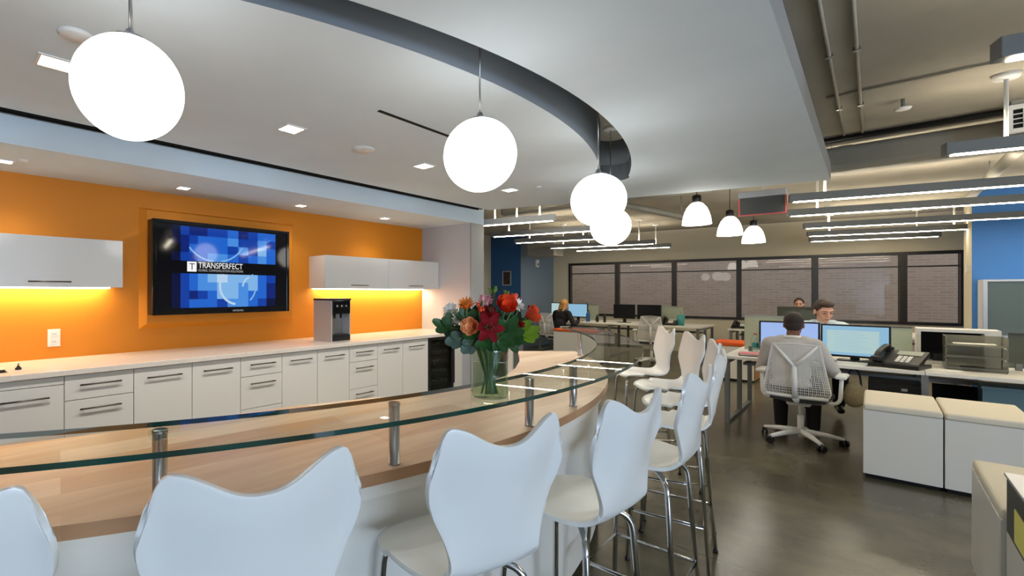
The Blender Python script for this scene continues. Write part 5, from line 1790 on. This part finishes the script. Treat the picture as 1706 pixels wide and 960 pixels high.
def person(label, loc, rz, skin, hairm, shirtm, hands, lean=0.06, head_pitch=0.0, head_yaw=0.0, head_s=1.0, hair='short', collar=None, foot_y=0.42, z_off=0.0, sleeve=1.0):
    """seated figure facing local +y, seat surface at 0.47"""
    r = thing('person', label, 'person', (loc[0], loc[1], z_off), rz)
    pel = Vector((0, -0.02, 0.545))
    waist = Vector((0, -0.02 + lean * 0.4, 0.70))
    chest = Vector((0, lean, 0.87))
    neck0 = Vector((0, lean * 1.25 - 0.01, 1.00))
    neck1 = Vector((0, lean * 1.5 + 0.01, 1.07))
    hc = Vector((0, lean * 1.6 + 0.03, 1.145))
    RH = Matrix.Translation(hc) @ Matrix.Rotation(head_yaw, 4, 'Z') @ Matrix.Rotation(-head_pitch, 4, 'X') @ Matrix.Scale(head_s, 4)
    H = lambda x, y, z: RH @ Vector((x, y, z))
    arms = []
    for s_, tgt in zip((-1, 1), hands):
        sh = Vector((s_ * 0.185, lean * 1.1 - 0.01, 0.955))
        wr = Vector(tgt)
        el = two_bone(sh, wr, 0.285, 0.25, (s_ * 0.55, -0.5, -0.8))
        arms.append((s_, sh, el, wr))
    legs = []
    for s_ in (-1, 1):
        hip = Vector((s_ * 0.095, 0.0, 0.53)); kn = Vector((s_ * 0.135, 0.41, 0.535)); an = Vector((s_ * 0.13, foot_y, 0.09)); toe = Vector((s_ * 0.14, foot_y + 0.15, 0.035))
        legs.append((hip, kn, an, toe))

    def torso(b, g):
        b.ell(pel, (0.165 + g, 0.125 + g, 0.115 + g)); b.ell(waist, (0.145 + g, 0.105 + g, 0.14 + g)); b.ell(chest, (0.168 + g, 0.115 + g, 0.15 + g))
        b.caps(arms[0][1] + Vector((0.02, 0, 0.0)), arms[1][1] + Vector((-0.02, 0, 0.0)), 0.062 + g, 0.062 + g)
        b.caps(Vector((-0.09, neck0.y, 0.99)), Vector((0.09, neck0.y, 0.99)), 0.045 + g, 0.045 + g)
    b = MB()
    torso(b, 0)
    b.caps(neck0 - Vector((0, 0, 0.03)), neck1 + Vector((0, 0, 0.03)), 0.056, 0.052)
    # head: skull, jaw, chin, nose, ears, lips, brow
    vs = b.ell((0, -0.008, 0.03), (0.074, 0.094, 0.092), seg=24, rings=16); bmesh.ops.transform(b.bm, matrix=RH, verts=vs)
    vs = b.ell((0, 0.022, -0.045), (0.058, 0.062, 0.072), seg=20, rings=14); bmesh.ops.transform(b.bm, matrix=RH, verts=vs)
    b.caps(H(0, 0.066, -0.092), H(0, 0.060, -0.090), 0.022 * head_s, 0.022 * head_s)
    b.caps(H(0, 0.086, 0.022), H(0, 0.104, -0.018), 0.009, 0.0145)
    for s_ in (-1, 1):
        vs = b.ell((s_ * 0.076, -0.006, -0.004), (0.010, 0.019, 0.032), seg=10, rings=8); bmesh.ops.transform(b.bm, matrix=RH, verts=vs)
        b.caps(H(s_ * 0.012, 0.088, 0.036), H(s_ * 0.05, 0.070, 0.034), 0.011, 0.010)
        b.caps(H(s_ * 0.045, 0.056, -0.022), H(s_ * 0.035, 0.066, -0.04), 0.018, 0.014)
    b.caps(H(-0.018, 0.082, -0.050), H(0.018, 0.082, -0.050), 0.008, 0.008); b.caps(H(-0.014, 0.080, -0.062), H(0.014, 0.080, -0.062), 0.008, 0.008)
    for s_, sh, el, wr in arms:
        b.caps(sh, el, 0.05, 0.040); b.caps(el, wr, 0.040, 0.026)
        hand(b, wr, (wr - el) * Vector((1, 1, 0.15)), (0, 0, 1), s_)
    for hip, kn, an, toe in legs:
        b.caps(hip, kn, 0.085, 0.058); b.caps(kn, an, 0.056, 0.036); b.caps(an + Vector((0, -0.02, -0.04)), toe, 0.036, 0.028)
    o = remesh(b.build('body', M[skin], r), 0.0055, 2)
    # clothes
    b = MB(); torso(b, 0.012)
    for s_, sh, el, wr in arms:
        b.caps(sh, el, 0.064, 0.054)
        cu = el + (wr - el) * 0.90 * sleeve
        b.caps(el, cu, 0.054, 0.040)
    o = remesh(b.build('shirt', M[shirtm], r), 0.010, 2)
    b = MB()
    ring_ = []
    for k in range(24):
        a = 2 * PI * k / 24
        ring_.append((0.066 * cos(a), neck0.y + 0.004 + 0.066 * sin(a), 1.025 + 0.012 * (-sin(a))))
    b.tube(ring_, 0.014, 8, closed=True)
    b.build('collar', M[collar or shirtm], r)
    b = MB(); b.ell(pel - Vector((0, 0, 0.01)), (0.182, 0.140, 0.118))
    for hip, kn, an, toe in legs:
        b.caps(hip, kn, 0.102, 0.074); b.caps(kn, an + Vector((0, 0, 0.0)), 0.074, 0.056)
    remesh(b.build('trousers', M['trousers'], r), 0.012, 2)
    for hip, kn, an, toe in legs:
        b = MB(); b.caps(an + Vector((0, -0.035, -0.052)), toe + Vector((0, 0.02, 0.003)), 0.038, 0.036); b.caps(an + Vector((0, 0, -0.01)), an + Vector((0, 0.02, -0.04)), 0.047, 0.045)
        remesh(b.build('shoe', M['black'], r), 0.010, 2)
    # hair
    b = MB()
    vs = b.ell((0, -0.020, 0.042), (0.082, 0.096, 0.092), seg=24, rings=16); bmesh.ops.transform(b.bm, matrix=RH, verts=vs)
    vs = b.ell((0, -0.045, -0.01), (0.072, 0.060, 0.068), seg=20, rings=12); bmesh.ops.transform(b.bm, matrix=RH, verts=vs)
    if hair == 'swept':
        vs = b.ell((0, 0.030, 0.095), (0.066, 0.056, 0.034), seg=20, rings=12); bmesh.ops.transform(b.bm, matrix=RH, verts=vs)
    if hair == 'long':
        for x in (-0.05, -0.02, 0.015, 0.05):
            b.caps(H(x, -0.06, 0.03), hc + Vector((x * 1.2, -0.115 - 0.01 * abs(x), -0.16)), 0.04, 0.036)
            b.caps(hc + Vector((x * 1.2, -0.115, -0.16)), hc + Vector((x * 0.9, -0.14, -0.29)), 0.036, 0.018)
    remesh(b.build('hair', M[hairm], r), 0.007, 1)
    for s_ in (-1, 1):
        b = MB(); b.ell(H(s_ * 0.031, 0.079, 0.010), (0.010, 0.009, 0.0055)); b.build('eye', M['eye'], r)
        b = MB(); b.tube([H(s_ * 0.014, 0.0985, 0.036), H(s_ * 0.034, 0.0935, 0.041), H(s_ * 0.052, 0.080, 0.034)], 0.0034, 6); b.build('eyebrow', M[hairm], r)
    b = MB(); b.tube([H(-0.020, 0.087, -0.056), H(0, 0.0925, -0.055), H(0.020, 0.087, -0.056)], 0.0035, 6); b.build('mouth', M['lip'], r)
    return r


person('person seen from behind in a pale grey shirt at two lit monitors', (5.99, 0.58), -PI / 2 - 0.02, 'skin_dark', 'hair_black', 'shirt_grey',
       [(-0.13, 0.36, 0.805), (0.20, 0.36, 0.805)], lean=0.11, head_pitch=0.2, collar='paper', z_off=-0.035)
person('person with short brown hair in a pale blue shirt, looking down behind lit monitors', (7.86, 0.45), PI / 2 + 0.08, 'skin_light', 'hair_brown', 'shirt_blue',
       [(-0.20, 0.34, 0.80), (0.20, 0.34, 0.80)], lean=0.09, head_pitch=0.32, head_yaw=0.45, head_s=1.13, hair='swept', z_off=0.06)
person('person with short hair by the windows, only eyes and forehead showing above a smoked screen', (12.15, 1.04), PI / 2, 'skin_light', 'hair_brown', 'shirt_blue',
       [(-0.18, 0.32, 0.79), (0.18, 0.32, 0.79)], lean=0.05, head_pitch=0.08, z_off=0.05)
person('person with long blond hair in a black top, seen from behind at the far desk', (10.08, 5.06), -PI / 2 - 0.25, 'skin_light', 'hair_blond', 'shirt_black',
       [(-0.22, 0.36, 0.79), (0.28, 0.32, 0.79)], lean=0.10, head_pitch=0.05, hair='long')
